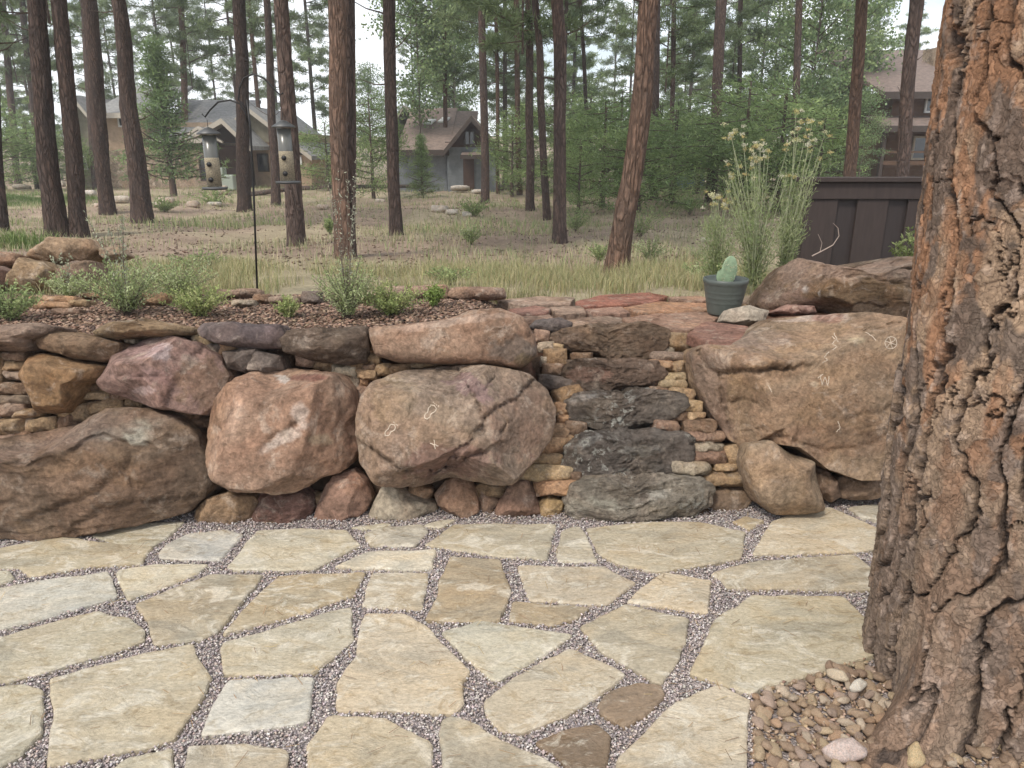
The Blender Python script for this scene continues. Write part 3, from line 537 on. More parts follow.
MED = [
 ((.30, .185, .10), [(33, 372), (36, 357), (48, 353), (85, 361), (113, 366), (111, 378), (93, 384), (86, 397), (74, 412), (60, 416), (42, 412), (36, 395)], .2, 'yellow brown lumpy rock below the brown capstone at the left', 61, ROCK),
 ((.40, .28, .21), [(-30, 330), (0, 326), (28, 325), (45, 324), (66, 328), (60, 336), (43, 340), (40, 350), (20, 351), (-30, 348)], .16, 'pale and orange capstone cut by the left edge', 62, ROCKS),
 ((.29, .195, .125), [(43, 340), (58, 331), (95, 336), (129, 344), (125, 357), (112, 363), (85, 359), (58, 355), (43, 349)], .16, 'thick brown capstone above the lumpy rock', 63, ROCKS),
 ((.36, .26, .16), [(101, 333), (115, 325), (145, 319), (165, 322), (196, 328), (196, 335), (170, 337), (150, 337), (125, 340), (104, 337)], .15, 'long tan capstone lying above the purplish boulder', 64, ROCKS),
 ((.17, .135, .135), [(203, 331), (210, 324), (240, 323), (284, 325), (289, 335), (286, 349), (255, 350), (225, 345), (207, 338)], .15, 'blue grey capstone slab left of the squared brown one', 65, ROCK),
 ((.19, .14, .105), [(285, 338), (293, 331), (330, 329), (367, 327), (371, 345), (367, 362), (350, 365), (310, 359), (288, 352)], .16, 'squared dark brown capstone left of the long reddish slab', 66, ROCKS),
 ((.165, .13, .11), [(227, 352), (245, 347), (262, 349), (261, 365), (250, 373), (234, 369)], .12, 'dark grey wedge stone under the blue grey slab, the left of two', 67, ROCK),
 ((.165, .13, .11), [(250, 364), (262, 351), (284, 356), (288, 371), (262, 374), (250, 373)], .12, 'dark grey rounded stone over the left shoulder of the red boulder', 68, ROCK),
 ((.30, .20, .125), [(193, 524), (199, 508), (214, 495), (235, 489), (258, 494), (264, 504), (259, 520), (235, 528)], .13, 'low tan brown rock at the wall foot left of the purple layered one', 69, ROCK),
 ((.29, .165, .13), [(253, 520), (261, 505), (263, 491), (275, 486), (302, 487), (313, 494), (317, 506), (309, 519), (290, 523), (270, 525)], .12, 'purple layered rock at the foot of the red boulder', 70, ROCKS),
 ((.36, .22, .16), [(315, 519), (325, 490), (335, 475), (355, 468), (368, 480), (373, 498), (368, 509), (345, 527), (325, 525)], .12, 'upright pinkish rock between the red and the footprint boulder', 71, ROCK),
 ((.44, .37, .28), [(366, 519), (376, 500), (385, 482), (395, 481), (408, 492), (436, 502), (438, 511), (412, 524), (380, 524)], .12, 'pale grey angular rock at the foot of the footprint boulder', 72, ROCK),
 ((.34, .22, .15), [(434, 494), (445, 481), (458, 474), (470, 476), (478, 495), (480, 511), (465, 518), (448, 516), (438, 503)], .11, 'reddish tan rock below the middle of the footprint boulder', 73, ROCK),
 ((.27, .175, .13), [(491, 518), (500, 498), (512, 480), (528, 478), (536, 490), (541, 513), (530, 519)], .11, 'brown three sided rock at the wall foot left of the yellow one', 74, ROCK),
 ((.42, .29, .15), [(537, 501), (548, 494), (564, 499), (564, 508), (552, 522), (540, 521)], .09, 'small yellow rock at the left foot of the bottom step', 75, ROCK),
 ((.24, .18, .13), [(696, 502), (705, 487), (740, 482), (751, 494), (737, 511), (715, 519), (700, 513)], .13, 'grey brown rock at the right foot of the bottom step', 76, ROCK),
 ((.36, .265, .18), [(740, 462), (745, 444), (765, 439), (790, 453), (809, 460), (819, 494), (821, 508), (790, 514), (770, 513), (755, 501), (745, 482)], .16, 'leaning tan boulder under the petroglyph boulder', 77, ROCK),
 ((.27, .195, .145), [(810, 470), (822, 464), (832, 478), (837, 495), (826, 501), (815, 495)], .1, 'small grey rock right of the leaning tan boulder', 78, ROCK),
 ((.27, .20, .145), [(833, 476), (880, 468), (893, 475), (892, 494), (852, 499), (836, 497)], .12, 'oblong grey brown block at the right end of the wall foot', 79, ROCK),
 ((.39, .25, .15), [(873, 462), (885, 455), (905, 452), (910, 475), (896, 480), (876, 472)], .1, 'orange tan stone beside the pine at the end of the wall foot', 80, ROCK),
 ((.24, .165, .115), [(835, 462), (850, 455), (893, 452), (890, 466), (868, 474), (842, 474)], .12, 'dark ledge stone under the right end of the petroglyph boulder', 81, ROCKS)]
for c, p, T, lb, sd, mt in MED: rock('wall_stone' if T < .15 else 'rock', p, W(p)-(.22 if sd == 77 else (.16 if 78 <= sd <= 81 else 0)), T, lb, 'rock', None, c, 5, sd, mt, amp=.035, nf=11, k=4.2, strata=.05 if mt is ROCKS else 0, smooth=1, cut=.80)
rock('rock', [(371, 329), (400, 327), (440, 322), (470, 313), (500, 310), (523, 318), (535, 338), (538, 356), (520, 370), (490, 366), (440, 365), (400, 363), (378, 356)], W([(450, 340)])+.02, .2,
  'long reddish brown slab with a grey lower corner, above the footprint boulder', 'rock', None, (.32, .21, .145), 6, 91, ROCK,
  [(515, 350, 22, 15, (.20, .16, .13), .85), (524, 360, 8, 6, (.38, .30, .18), .6), (450, 322, 80, 4, (.50, .38, .30), .6, -8)], amp=.02, nf=3, k=5, smooth=1, cracks=[(1.8, .015, .012, [(500, 366), (503, 348), (515, 338), (530, 334)])])
# steps
ST = [([(563, 492), (568, 479), (582, 474), (640, 471), (692, 474), (705, 483), (704, 499), (684, 512), (620, 518), (580, 516), (564, 507)], (.27, .235, .19), .24, 'bottom step, grey rough stone with pale lower crust', 101, [(590, 505, 30, 8, (.42, .39, .32), .8), (650, 497, 20, 7, (.46, .43, .38), .7, -15), (660, 509, 30, 5, (.36, .31, .24), .7)]),
 ([(558, 462), (564, 444), (580, 431), (640, 428), (683, 431), (687, 448), (678, 467), (640, 473), (572, 474)], (.155, .135, .118), .22, 'second step from the bottom, blackish stone speckled with white lichen', 102, [(590, 440, 16, 5, (.42, .42, .40), .6, -20), (640, 450, 22, 6, (.35, .35, .33), .5)]),
 ([(564, 402), (572, 393), (630, 389), (674, 391), (679, 404), (671, 424), (640, 430), (600, 428), (566, 419)], (.15, .125, .105), .22, 'third step from the bottom, dark grey brown stone', 103, [(585, 397, 18, 3, (.36, .34, .32), .6, -10)]),
 ([(561, 373), (568, 361), (600, 359), (650, 362), (662, 374), (650, 386), (620, 392), (590, 394), (565, 386)], (.20, .145, .11), .22, 'fourth step from the bottom, brown stone with a pinkish left end', 104, [(590, 375, 24, 9, (.33, .20, .15), .8)]),
 ([(548, 337), (560, 331), (590, 326), (640, 325), (661, 331), (659, 350), (640, 361), (600, 361), (570, 352), (552, 344)], (.235, .165, .115), .22, 'top step, long brown stone cracked near its left third', 105, [(565, 340, 20, 9, (.22, .165, .125), .8)])]
for p, c, T, lb, sd, pt in ST:
    P = np.array(p); D = step_D(P[:, 0].mean(), P[:, 1].min()*.5+P[:, 1].max()*.5)+.10
    rock('step_stone', p, D, T, lb, 'step', 'stone steps through the wall', c, 6, sd, ROCKL if sd < 104 else ROCKS, pt, amp=.07, nf=2, k=12, strata=.055, smooth=1, cut=.82, freq=2.8, planes=[(0, .75, .65, .93), (0, -.05, 1, .84)])
# small dry stacked stones; (x0,y0,x1,y1,tilt,colour)
PC = dict(tan=(.38, .265, .16), orange=(.42, .27, .165), red=(.31, .21, .155), grey=(.29, .235, .185), brown=(.25, .165, .11), yellow=(.44, .335, .21), pink=(.34, .25, .19), dark=(.17, .135, .115), pale=(.44, .37, .28))
CW = dict(tan='tan', orange='orange', red='reddish', grey='grey', brown='brown', yellow='yellow', pink='pinkish', dark='dark grey', pale='pale')
ORD = ['lowest', 'second', 'third', 'fourth', 'fifth', 'sixth', 'seventh', 'eighth', 'ninth', 'tenth', 'eleventh', 'twelfth', 'thirteenth', 'fourteenth', 'fifteenth', 'sixteenth', 'seventeenth', 'eighteenth', 'nineteenth', 'twentieth', 'twenty-first', 'twenty-second', 'twenty-third', 'twenty-fourth']
CL = {
 ('v', 'in the stack at the left edge', 'w'): [(-8, 352, 9, 383, 0, 'tan'), (6, 351, 34, 361, 0, 'brown'), (9, 362, 32, 371, 0, 'tan'), (11, 371, 32, 380, 0, 'pink'), (1, 382, 34, 394, 0, 'brown'), (5, 395, 34, 404, 0, 'grey'), (2, 403, 31, 416, -6, 'pink'), (-6, 401, 5, 409, 0, 'brown'), (18, 409, 44, 417, -3, 'tan'), (-6, 418, 29, 434, -3, 'tan'), (30, 417, 60, 431, -2, 'tan'), (-4, 434, 20, 444, -5, 'pink'), (19, 430, 36, 440, -8, 'brown'), (-6, 384, 3, 398, 0, 'tan'), (-8, 410, 4, 420, 0, 'dark')],
 ('h', 'right of the lumpy yellow rock', 'w'): [(60, 408, 77, 416, -8, 'tan'), (61, 415, 78, 429, -5, 'brown'), (74, 403, 94, 422, -3, 'tan'), (92, 399, 128, 414, -9, 'tan'), (88, 391, 113, 399, 0, 'yellow'), (90, 382, 106, 392, 0, 'brown'), (104, 387, 120, 395, 5, 'tan'), (113, 392, 134, 399, 0, 'brown'), (126, 397, 146, 407, 5, 'tan')],
 ('h', 'among the loose left wall chinks', 'w'): [(128, 337, 138, 344, 0, 'pale'), (194, 334, 219, 346, 8, 'yellow'), (221, 344, 243, 353, -10, 'orange'), (207, 345, 228, 355, 5, 'dark'), (174, 411, 206, 418, 2, 'brown'), (186, 417, 215, 428, 0, 'brown')],
 ('h', 'above the red and footprint boulders', 'w'): [(296, 356, 316, 367, 8, 'red'), (316, 361, 334, 370, 8, 'tan'), (333, 366, 358, 376, 8, 'pale'), (345, 359, 363, 372, 5, 'tan'), (357, 370, 378, 380, 5, 'tan'), (361, 354, 381, 364, 0, 'tan'), (367, 343, 378, 354, 0, 'orange'), (364, 364, 376, 371, 0, 'brown'), (375, 364, 393, 376, 0, 'tan'), (390, 364, 413, 375, -3, 'tan'), (411, 360, 441, 368, -2, 'tan'), (407, 358, 421, 364, -5, 'brown'), (343, 372, 363, 389, 30, 'grey'), (361, 378, 369, 386, 0, 'orange'), (353, 384, 366, 418, 14, 'red')],
 ('h', 'of the wedges below the footprint boulder', 'w'): [(409, 485, 433, 499, 15, 'orange'), (475, 482, 508, 497, -5, 'tan'), (477, 492, 498, 514, 20, 'red'), (310, 492, 324, 508, 10, 'tan'), (556, 494, 567, 507, 20, 'yellow')],
 ('v', 'in the stack left of the steps', 's'): [(534, 330, 549, 343, 5, 'red'), (538, 342, 554, 352, -5, 'pale'), (551, 344, 563, 350, 5, 'yellow'), (543, 349, 567, 365, 0, 'tan'), (542, 364, 564, 376, 2, 'brown'), (537, 376, 577, 390, 6, 'dark'), (551, 386, 584, 402, -17, 'tan'), (555, 402, 570, 415, 0, 'orange'), (557, 415, 571, 424, 0, 'orange'), (529, 425, 568, 441, -9, 'orange'), (564, 421, 586, 437, 3, 'brown'), (562, 435, 578, 447, 30, 'tan'), (524, 437, 571, 454, -4, 'orange'), (518, 452, 561, 466, 3, 'tan'), (512, 464, 572, 480, 3, 'yellow'), (533, 480, 577, 495, -3, 'orange'), (570, 472, 581, 482, 0, 'brown'), (541, 357, 546, 366, 0, 'pale'), (570, 353, 593, 361, 0, 'brown')],
 ('v', 'in the stack right of the steps', 's'): [(657, 334, 706, 352, 5, 'tan'), (655, 347, 673, 354, 0, 'pale'), (648, 352, 684, 362, 2, 'pink'), (647, 360, 672, 370, 3, 'orange'), (664, 361, 684, 373, 0, 'tan'), (660, 373, 684, 381, -2, 'yellow'), (656, 379, 685, 389, 2, 'yellow'), (649, 387, 669, 394, 5, 'brown'), (667, 388, 693, 401, 5, 'tan'), (674, 400, 700, 412, 3, 'yellow'), (668, 411, 688, 422, 0, 'brown'), (687, 412, 704, 420, 0, 'tan'), (682, 419, 714, 433, -2, 'brown'), (682, 431, 722, 442, -2, 'red'), (696, 438, 714, 445, 3, 'pale'), (683, 442, 725, 451, 3, 'pale'), (680, 449, 728, 463, 3, 'red'), (667, 460, 710, 475, 3, 'pale'), (712, 463, 737, 471, 3, 'tan'), (696, 472, 745, 486, -1, 'tan'), (652, 420, 678, 431, 3, 'red'), (725, 443, 743, 472, -15, 'tan'), (656, 365, 663, 373, 0, 'pale')],
 ('h', 'at the right wall foot', 'w'): [(825, 465, 836, 474, 0, 'tan'), (845, 497, 871, 505, 0, 'brown'), (870, 496, 887, 504, 0, 'red'), (822, 499, 846, 506, 0, 'brown'), (884, 480, 905, 500, 0, 'tan'), (820, 455, 845, 468, 10, 'brown')],
}
sd = 400
for (ax, where, kind), L in CL.items():
    L = sorted(L, key=(lambda t: -(t[1]+t[3])) if ax == 'v' else (lambda t: t[0]+t[2])); n = len(L)
    for i, (x0, y0, x1, y1, tl, ck) in enumerate(L):
        sd += 1; cx, cy = (x0+x1)/2, (y0+y1)/2
        if kind == 's':
            dd = step_D(cx, cy)
            if cx > 690: dd = .5*dd+.5*wall_D(cx, cy)
        else: dd = wall_D(cx, cy, .05)
        sz = max(x1-x0, y1-y0); asp = (x1-x0)/(y1-y0)
        shape = 'flat' if asp > 2.6 else ('oblong' if asp > 1.5 else ('upright' if asp < .8 else 'chunky')); szw = 'long' if sz > 33 else ('small' if sz > 17 else 'tiny')
        if ax == 'v': w = 'lowest' if i == 0 else ('topmost' if i == n-1 else ORD[i]+' from the bottom'); 
        else: w = 'leftmost' if i == 0 else ('rightmost' if i == n-1 else ORD[i]+' from the left')
        kk = random.uniform(.85, 1.12); cc = tuple(v*kk for v in PC[ck])
        rock('wall_stone', rect_poly(x0-1, y0-.7, x1+1, y1+.7, tl, sd), dd, .075 if sz > 20 else .05, f'{szw} {shape} {CW[ck]} stone, {w} {where}', 'stone', 'small stacked stones chinking the wall', cc, 4, sd, SMALL, amp=.045, nf=9, k=7, smooth=1, cut=.82)
# rough dark filling stones deep in the joints of the wall, one by one
for i, (x0, y0, x1, y1) in enumerate([(100, 340, 150, 370), (205, 370, 240, 400), (205, 430, 225, 470), (340, 470, 380, 490), (560, 395, 590, 440), (672, 380, 700, 430), (700, 440, 745, 480), (560, 440, 600, 480), (480, 355, 560, 390), (240, 345, 300, 372), (790, 455, 870, 480), (560, 505, 720, 524)]):
    cx, cy = (x0+x1)/2, (y0+y1)/2; D = (step_D(cx, cy) if 480 < cx < 700 else wall_D(cx, cy))+(.16 if i < 11 else .08)
    rock('filling_stone', rect_poly(x0, y0, x1, y1, 0, 900+i), D, .1, ['brown stone deep in the joint %s' % s for s in ('above the lumpy rock', 'between the purplish and the red boulder', 'between the low and the red boulder', 'below the red boulder', 'left of the third step', 'right of the fourth step', 'left of the leaning tan boulder', 'left of the second step', 'behind the grey corner of the reddish slab', 'under the blue grey slab', 'under the petroglyph boulder', 'under the bottom step')][i], 'stone', 'stones deep in the wall joints', (.17, .115, .08), 4, 900+i, SMALL, amp=.06)
# ------------------------------------------------------------------ carvings (petroglyphs) cut into two boulders
# the wall and the paving run on past the left edge of the view
for i, (p, c, lb) in enumerate([([(-340, 480), (-300, 430), (-230, 405), (-150, 410), (-98, 440), (-92, 490), (-110, 536), (-200, 548), (-310, 548)], (.33, .22, .155), 'reddish brown boulder beyond the left edge, next to the long low one'), ([(-330, 400), (-300, 350), (-240, 335), (-180, 345), (-150, 380), (-160, 405), (-230, 415), (-300, 425)], (.30, .22, .16), 'grey brown boulder on top of the reddish one beyond the left edge'), ([(-150, 400), (-140, 355), (-90, 340), (-40, 350), (-20, 390), (-40, 430), (-100, 445)], (.34, .25, .17), 'tan boulder beyond the left edge above the long low one'), ([(-560, 500), (-540, 420), (-460, 380), (-370, 400), (-335, 470), (-345, 560), (-450, 575), (-540, 565)], (.31, .225, .17), 'largest brown boulder beyond the left edge'), ([(-300, 330), (-220, 322), (-120, 322), (-60, 328), (-70, 345), (-180, 348), (-290, 350)], (.33, .25, .18), 'long capstone beyond the left edge')]):
    rock('boulder', p, W(p), .3, lb, 'boulder', None, c, 5, 1200+i, ROCK, amp=.04, nf=8, k=4, smooth=2)
GLY = plain('chalky carved line', (.54, .45, .36), .95, var=.3, scale=60)
def carve(host, lines, label, wpx=1.0):
    me = host.data; C = np.array(host.location); V = [v.co[:] for v in me.vertices]; bv = BVHTree.FromPolygons(V, [p.vertices[:] for p in me.polygons])
    for fig in lines:
      mb = MB()
      for L in fig:
        pts = []
        for i in range(len(L)-1):
            (x0, y0), (x1, y1) = L[i], L[i+1]; m = max(1, int(math.hypot(x1-x0, y1-y0)/1.2))
            for j in range(m): pts.append((x0+(x1-x0)*j/m, y0+(y1-y0)*j/m))
        pts.append(L[-1]); out = []
        for (x, y) in pts:
            h = bv.ray_cast(Vector(CAM-C), Vector(ray(x+random.uniform(-.4, .4), y+random.uniform(-.4, .4))).normalized())
            if h[0] is not None: out.append(h[0])
        if len(out) > 1: mb.tube(out, wpx*.52*3.1/F, 5)
      if mb.v: mb.build('petroglyph', GLY, host)
def foot(cx, cy, s, a):
    P = [(-.1, 1), (.25, .9), (.35, .5), (.25, .1), (.45, -.4), (.4, -.8), (0, -.95), (-.4, -.75), (-.42, -.3), (-.25, .1), (-.35, .6), (-.1, 1)]; a = math.radians(a)
    out = [[(cx+s*(x*math.cos(a)-y*math.sin(a)), cy+s*(x*math.sin(a)+y*math.cos(a))) for x, y in P]]
    for k in range(4):
        x, y = -.35+.24*k, -1.15; out.append([(cx+s*(x*math.cos(a)-y*math.sin(a)), cy+s*(x*math.sin(a)+y*math.cos(a))), (cx+s*((x+.08)*math.cos(a)-(y-.12)*math.sin(a)), cy+s*((x+.08)*math.sin(a)+(y-.12)*math.cos(a)))])
    return out
carve(b_mid, [foot(430, 412, 8, 35), foot(390, 430, 7, 40), [[(430, 443), (438, 446)], [(434, 440), (435, 449)]]], '')
wh = [[(891+6*math.cos(t*PI/8), 343+6*math.sin(t*PI/8)) for t in range(17)]]+[[(891, 343), (891+6*math.cos(t*PI/3+.3), 343+6*math.sin(t*PI/3+.3))] for t in range(6)]
carve(b_big, [wh]+[[q] for q in [[(832, 336), (836, 340), (832, 344), (837, 347), (833, 350)], [(829, 352), (824, 357), (828, 360), (822, 363)], [(834, 333), (838, 342)], [(820, 375), (822, 385), (825, 377), (828, 386), (829, 376)], [(818, 378), (823, 374)], [(866, 332), (873, 337), (876, 341)], [(768, 385), (772, 392)], [(838, 421), (840, 428), (836, 432)]]], '', .85)
# ------------------------------------------------------------------ upper terrace: slabs, back row, mulch, rocks
SL = [((.36, .17, .125), [(575, 301), (600, 295), (650, 292), (668, 296), (655, 302), (612, 305), (580, 306)], 'brick red slab on the terrace above the steps'),
 ((.44, .26, .165), [(622, 307), (660, 301), (712, 303), (722, 308), (690, 312), (640, 312)], 'orange slab on the terrace left of the pot'),
 ((.38, .25, .19), [(585, 309), (622, 306), (630, 312), (600, 315)], 'small pinkish slab below the brick red one'),
 ((.33, .19, .15), [(509, 309), (535, 305), (551, 308), (548, 313), (520, 314)], 'small purplish slab behind the long reddish slab'),
 ((.40, .28, .21), [(549, 307), (580, 305), (586, 312), (560, 315)], 'pale pink slab at the middle of the terrace'),
 ((.37, .26, .20), [(512, 316), (548, 313), (556, 319), (520, 321)], 'thin slab over the dark grey edge stone'),
 ((.38, .27, .20), [(560, 321), (600, 315), (622, 317), (620, 325), (575, 329)], 'pinkish slab directly above the top step, left of two'),
 ((.36, .23, .165), [(622, 318), (660, 313), (688, 315), (686, 324), (640, 328)], 'reddish slab directly above the top step, right of two'),
 ((.42, .31, .24), [(498, 300), (540, 296), (575, 297), (570, 303), (520, 305)], 'long pale slab at the back of the terrace'),
 ((.40, .26, .19), [(668, 297), (700, 295), (712, 299), (690, 302)], 'thin slab beside the pot at the back'),
 ((.40, .25, .18), [(640, 330), (660, 314), (700, 311), (722, 314), (712, 322), (690, 330)], 'thick pinkish slab at the head of the stack right of the steps'),
 ((.33, .185, .14), [(687, 333), (705, 321), (745, 325), (752, 332), (735, 346), (722, 347)], 'tilted red slab against the petroglyph boulder')]
for i, (c, p, lb) in enumerate(SL):
    cyy = sum(q[1] for q in p)/len(p); z = float(lerp(cyy, [298, 310, 322, 335], [.705, .70, .69, .70]))+.0035*(i % 4)+(.02 if i >= 10 else 0)
    slab('terrace_slab', p, z, .05 if i < 10 else .055, c, lb, 'stone slab', 'flat slabs above the steps', 700+i, ROCKS, .01, .01)
rock('rock', [(528, 328), (535, 320), (560, 318), (573, 323), (570, 333), (545, 336)], 3.9, .1, 'dark grey edge stone at the top left of the steps', 'rock', None, (.15, .125, .115), 5, 801, ROCK)
TR = [((.40, .34, .27), [(718, 322), (726, 310), (750, 305), (768, 311), (762, 324), (740, 328)], 4.0, .1, 'pale rough rock behind the tilted red slab'),
 ((.36, .22, .18), [(768, 313), (785, 305), (812, 306), (815, 314), (790, 317)], 4.1, .1, 'flat purplish rock wedged between the two biggest right hand boulders'),
 ((.40, .29, .19), [(708, 310), (722, 303), (748, 304), (745, 312), (720, 315)], 4.2, .09, 'low tan rock right of the pot'),
 ((.36, .25, .16), [(30, 262), (45, 248), (62, 239), (95, 240), (104, 252), (92, 264), (60, 268)], 5.2, .25, 'biggest grey brown rock on top of the left rock pile'),
 ((.34, .245, .15), [(12, 276), (30, 260), (50, 262), (62, 272), (62, 288), (38, 296), (16, 290)], 4.9, .22, 'tan block at the front of the left rock pile'),
 ((.37, .25, .18), [(-30, 262), (0, 253), (28, 256), (30, 266), (0, 272), (-30, 272)], 5.1, .2, 'flat pinkish rock at the left edge of the rock pile'),
 ((.27, .19, .14), [(62, 270), (78, 262), (98, 262), (104, 276), (95, 288), (66, 288)], 4.95, .2, 'brown rock at the right of the left rock pile'),
 ((.25, .17, .14), [(-30, 272), (0, 266), (14, 272), (12, 288), (-30, 292)], 4.9, .2, 'dark brown rock at the lower left of the rock pile'),
 ((.37, .27, .19), [(100, 250), (120, 246), (130, 256), (110, 262)], 5.2, .12, 'small tan rock right of the left rock pile')]
BR = [(-20, 297, 32, 309, 'red'), (28, 296, 82, 305, 'orange'), (35, 302, 74, 311, 'orange'), (55, 309, 84, 317, 'red'), (72, 300, 92, 309, 'tan'), (82, 294, 110, 300, 'orange'), (134, 293, 172, 307, 'orange'), (214, 289, 266, 299, 'pink'), (254, 294, 271, 305, 'brown'), (266, 296, 302, 305, 'pink'), (303, 291, 322, 305, 'dark'), (232, 300, 258, 308, 'pale'), (386, 286, 412, 301, 'pink'), (408, 285, 450, 300, 'red'), (446, 287, 508, 300, 'red'), (340, 298, 380, 304, 'tan'), (180, 298, 214, 305, 'red')]
for i, (c, p, D, T, lb) in enumerate(TR): rock('rock', p, D, T, lb, 'rock', None, c, 5, 820+i, ROCK, amp=.05, nf=11, k=4, smooth=1, cut=.78)
for i, (x0, y0, x1, y1, ck) in enumerate(sorted(BR)):
    P = at_z((x0+x1)/2, y1-2, .74); D = (P-CAM)@FW
    w = 'leftmost' if i == 0 else ('rightmost' if i == len(BR)-1 else ORD[i]+' from the left')
    rock('edging_stone', rect_poly(x0, y0, x1, y1, 0, 850+i), D, .08, f'{CW[ck]} flat stone, {w} in the back row of the bed', 'stone', 'low row of edging stones behind the bed', PC[ck], 4, 850+i, SMALL, amp=.05, nf=10, k=5, smooth=2, cut=.8)
n = 42000; X = RNG.uniform(-3.4, 1.1, n); Y = RNG.uniform(3.3, 4.6, n); ok = (Y > wall_base(X)+.5) & ~((X > 0.0) & (Y < 4.0)); X, Y = X[ok], Y[ok]; n = len(X)
chips('mulch', np.stack([X, Y, terrain(X, Y)+RNG.uniform(0, .015, n)], 1), RNG.uniform(.006, .02, n), pick([(.20, .12, .085), (.27, .175, .125), (.13, .085, .06), (.34, .24, .18), (.10, .07, .055)], n, .2), .35)
# ------------------------------------------------------------------ river rocks at the tree
V0 = []
for k in range(9):
    Wv, Fc, *_ = rock_verts([(math.cos(t)*(1+.25*random.uniform(-1, 1)), math.sin(t)*(.72+.2*random.uniform(-1, 1))) for t in np.arange(0, 2*PI, .7)], .66, 3, 950+k, k=3.4, amp=.07, nf=14, cut=.60, smooth=3)
    me = raw_mesh('river_rock', Wv, Fc, (1., 1., 1.), True); me.materials.append(PEB); V0.append(me)
area = BED; A = np.array(area); pts = []; RC = [('tan', (.43, .32, .22)), ('brown', (.32, .23, .165)), ('pinkish', (.41, .315, .255)), ('orange', (.44, .30, .20)), ('pale', (.54, .45, .35)), ('tan', (.38, .28, .20)), ('yellow', (.47, .37, .25))]
cand = []
for gx in np.arange(A[:, 0].min(), 1.75, .0335):
    for gy in np.arange(A[:, 1].min()-.05, A[:, 1].max(), .0335):
        x = gx+random.uniform(-.013, .013); y = gy+random.uniform(-.013, .013)
        if pip(area, np.array([x]), np.array([y]))[0] and math.hypot(x-1.595, y-2.0) > .42 and abs(x) < .80*(y*CP+.48)*1.02: cand.append((math.hypot(x-1.0, y-1.6), x, y))
cand.sort()
for _, x, y in cand[:290]:
    s_ = random.choice([.017, .019, .021, .024, .028]); pts.append((x, y, s_, random.uniform(.008, .034)))
near_words = lambda x, y: 'against the pine trunk' if math.hypot(x-1.6, y-2) < .55 else ('beside the big flagstone on the right' if y > 1.72 else ('beside the plain flagstone left of the bed' if x < .80 else 'in the middle of the river rock bed'))
for (x, y, s, z) in pts:
    cn, c = random.choice(RC); k = random.uniform(.85, 1.12)
    o = link('river_rock', random.choice(V0), None, None, (x, y, z)); o.scale = (s*1.1, s, s*.8); o.rotation_euler = (random.uniform(-.5, .5), random.uniform(-.5, .5), random.uniform(0, 6.3)); o.color = (*[v*k for v in c], 1)
    tag(o, f'{"large" if s > .024 else ("medium" if s > .016 else "tiny")} {cn} river rock {near_words(x, y)}', 'rock', 'river rocks heaped at the foot of the big pine')
for px, py, s, c, lb in [(845, 748, .055, (.60, .50, .46), 'largest pinkish white river rock touching the pine root'), (858, 684, .03, (.72, .68, .60), 'brightest white angular rock near the top of the river rock bed'), (838, 674, .032, (.62, .53, .40), 'cream rock left of the bright white one'), (915, 752, .045, (.58, .46, .28), 'yellow rock wedged between the two pine roots')]:
    p = at_z(px, py, .05); o = link('river_rock', V0[3], None, None, p); o.scale = (s, s*.9, s*.9); o.rotation_euler = (.3, .2, px); o.color = (*c, 1); tag(o, lb, 'rock', 'river rocks heaped at the foot of the big pine')
for k in range(1):
    n = 9000; X = RNG.uniform(.6, 1.9, n); Y = RNG.uniform(1.2, 2.2, n); ok = pip(area, X, Y); X, Y = X[ok], Y[ok]; n = len(X)
    chips('rock_chips', np.stack([X, Y, RNG.uniform(.004, .02, n)], 1), RNG.uniform(.004, .012, n), pick([(.36, .26, .17), (.25, .17, .12), (.42, .32, .24)], n, .2), .5)
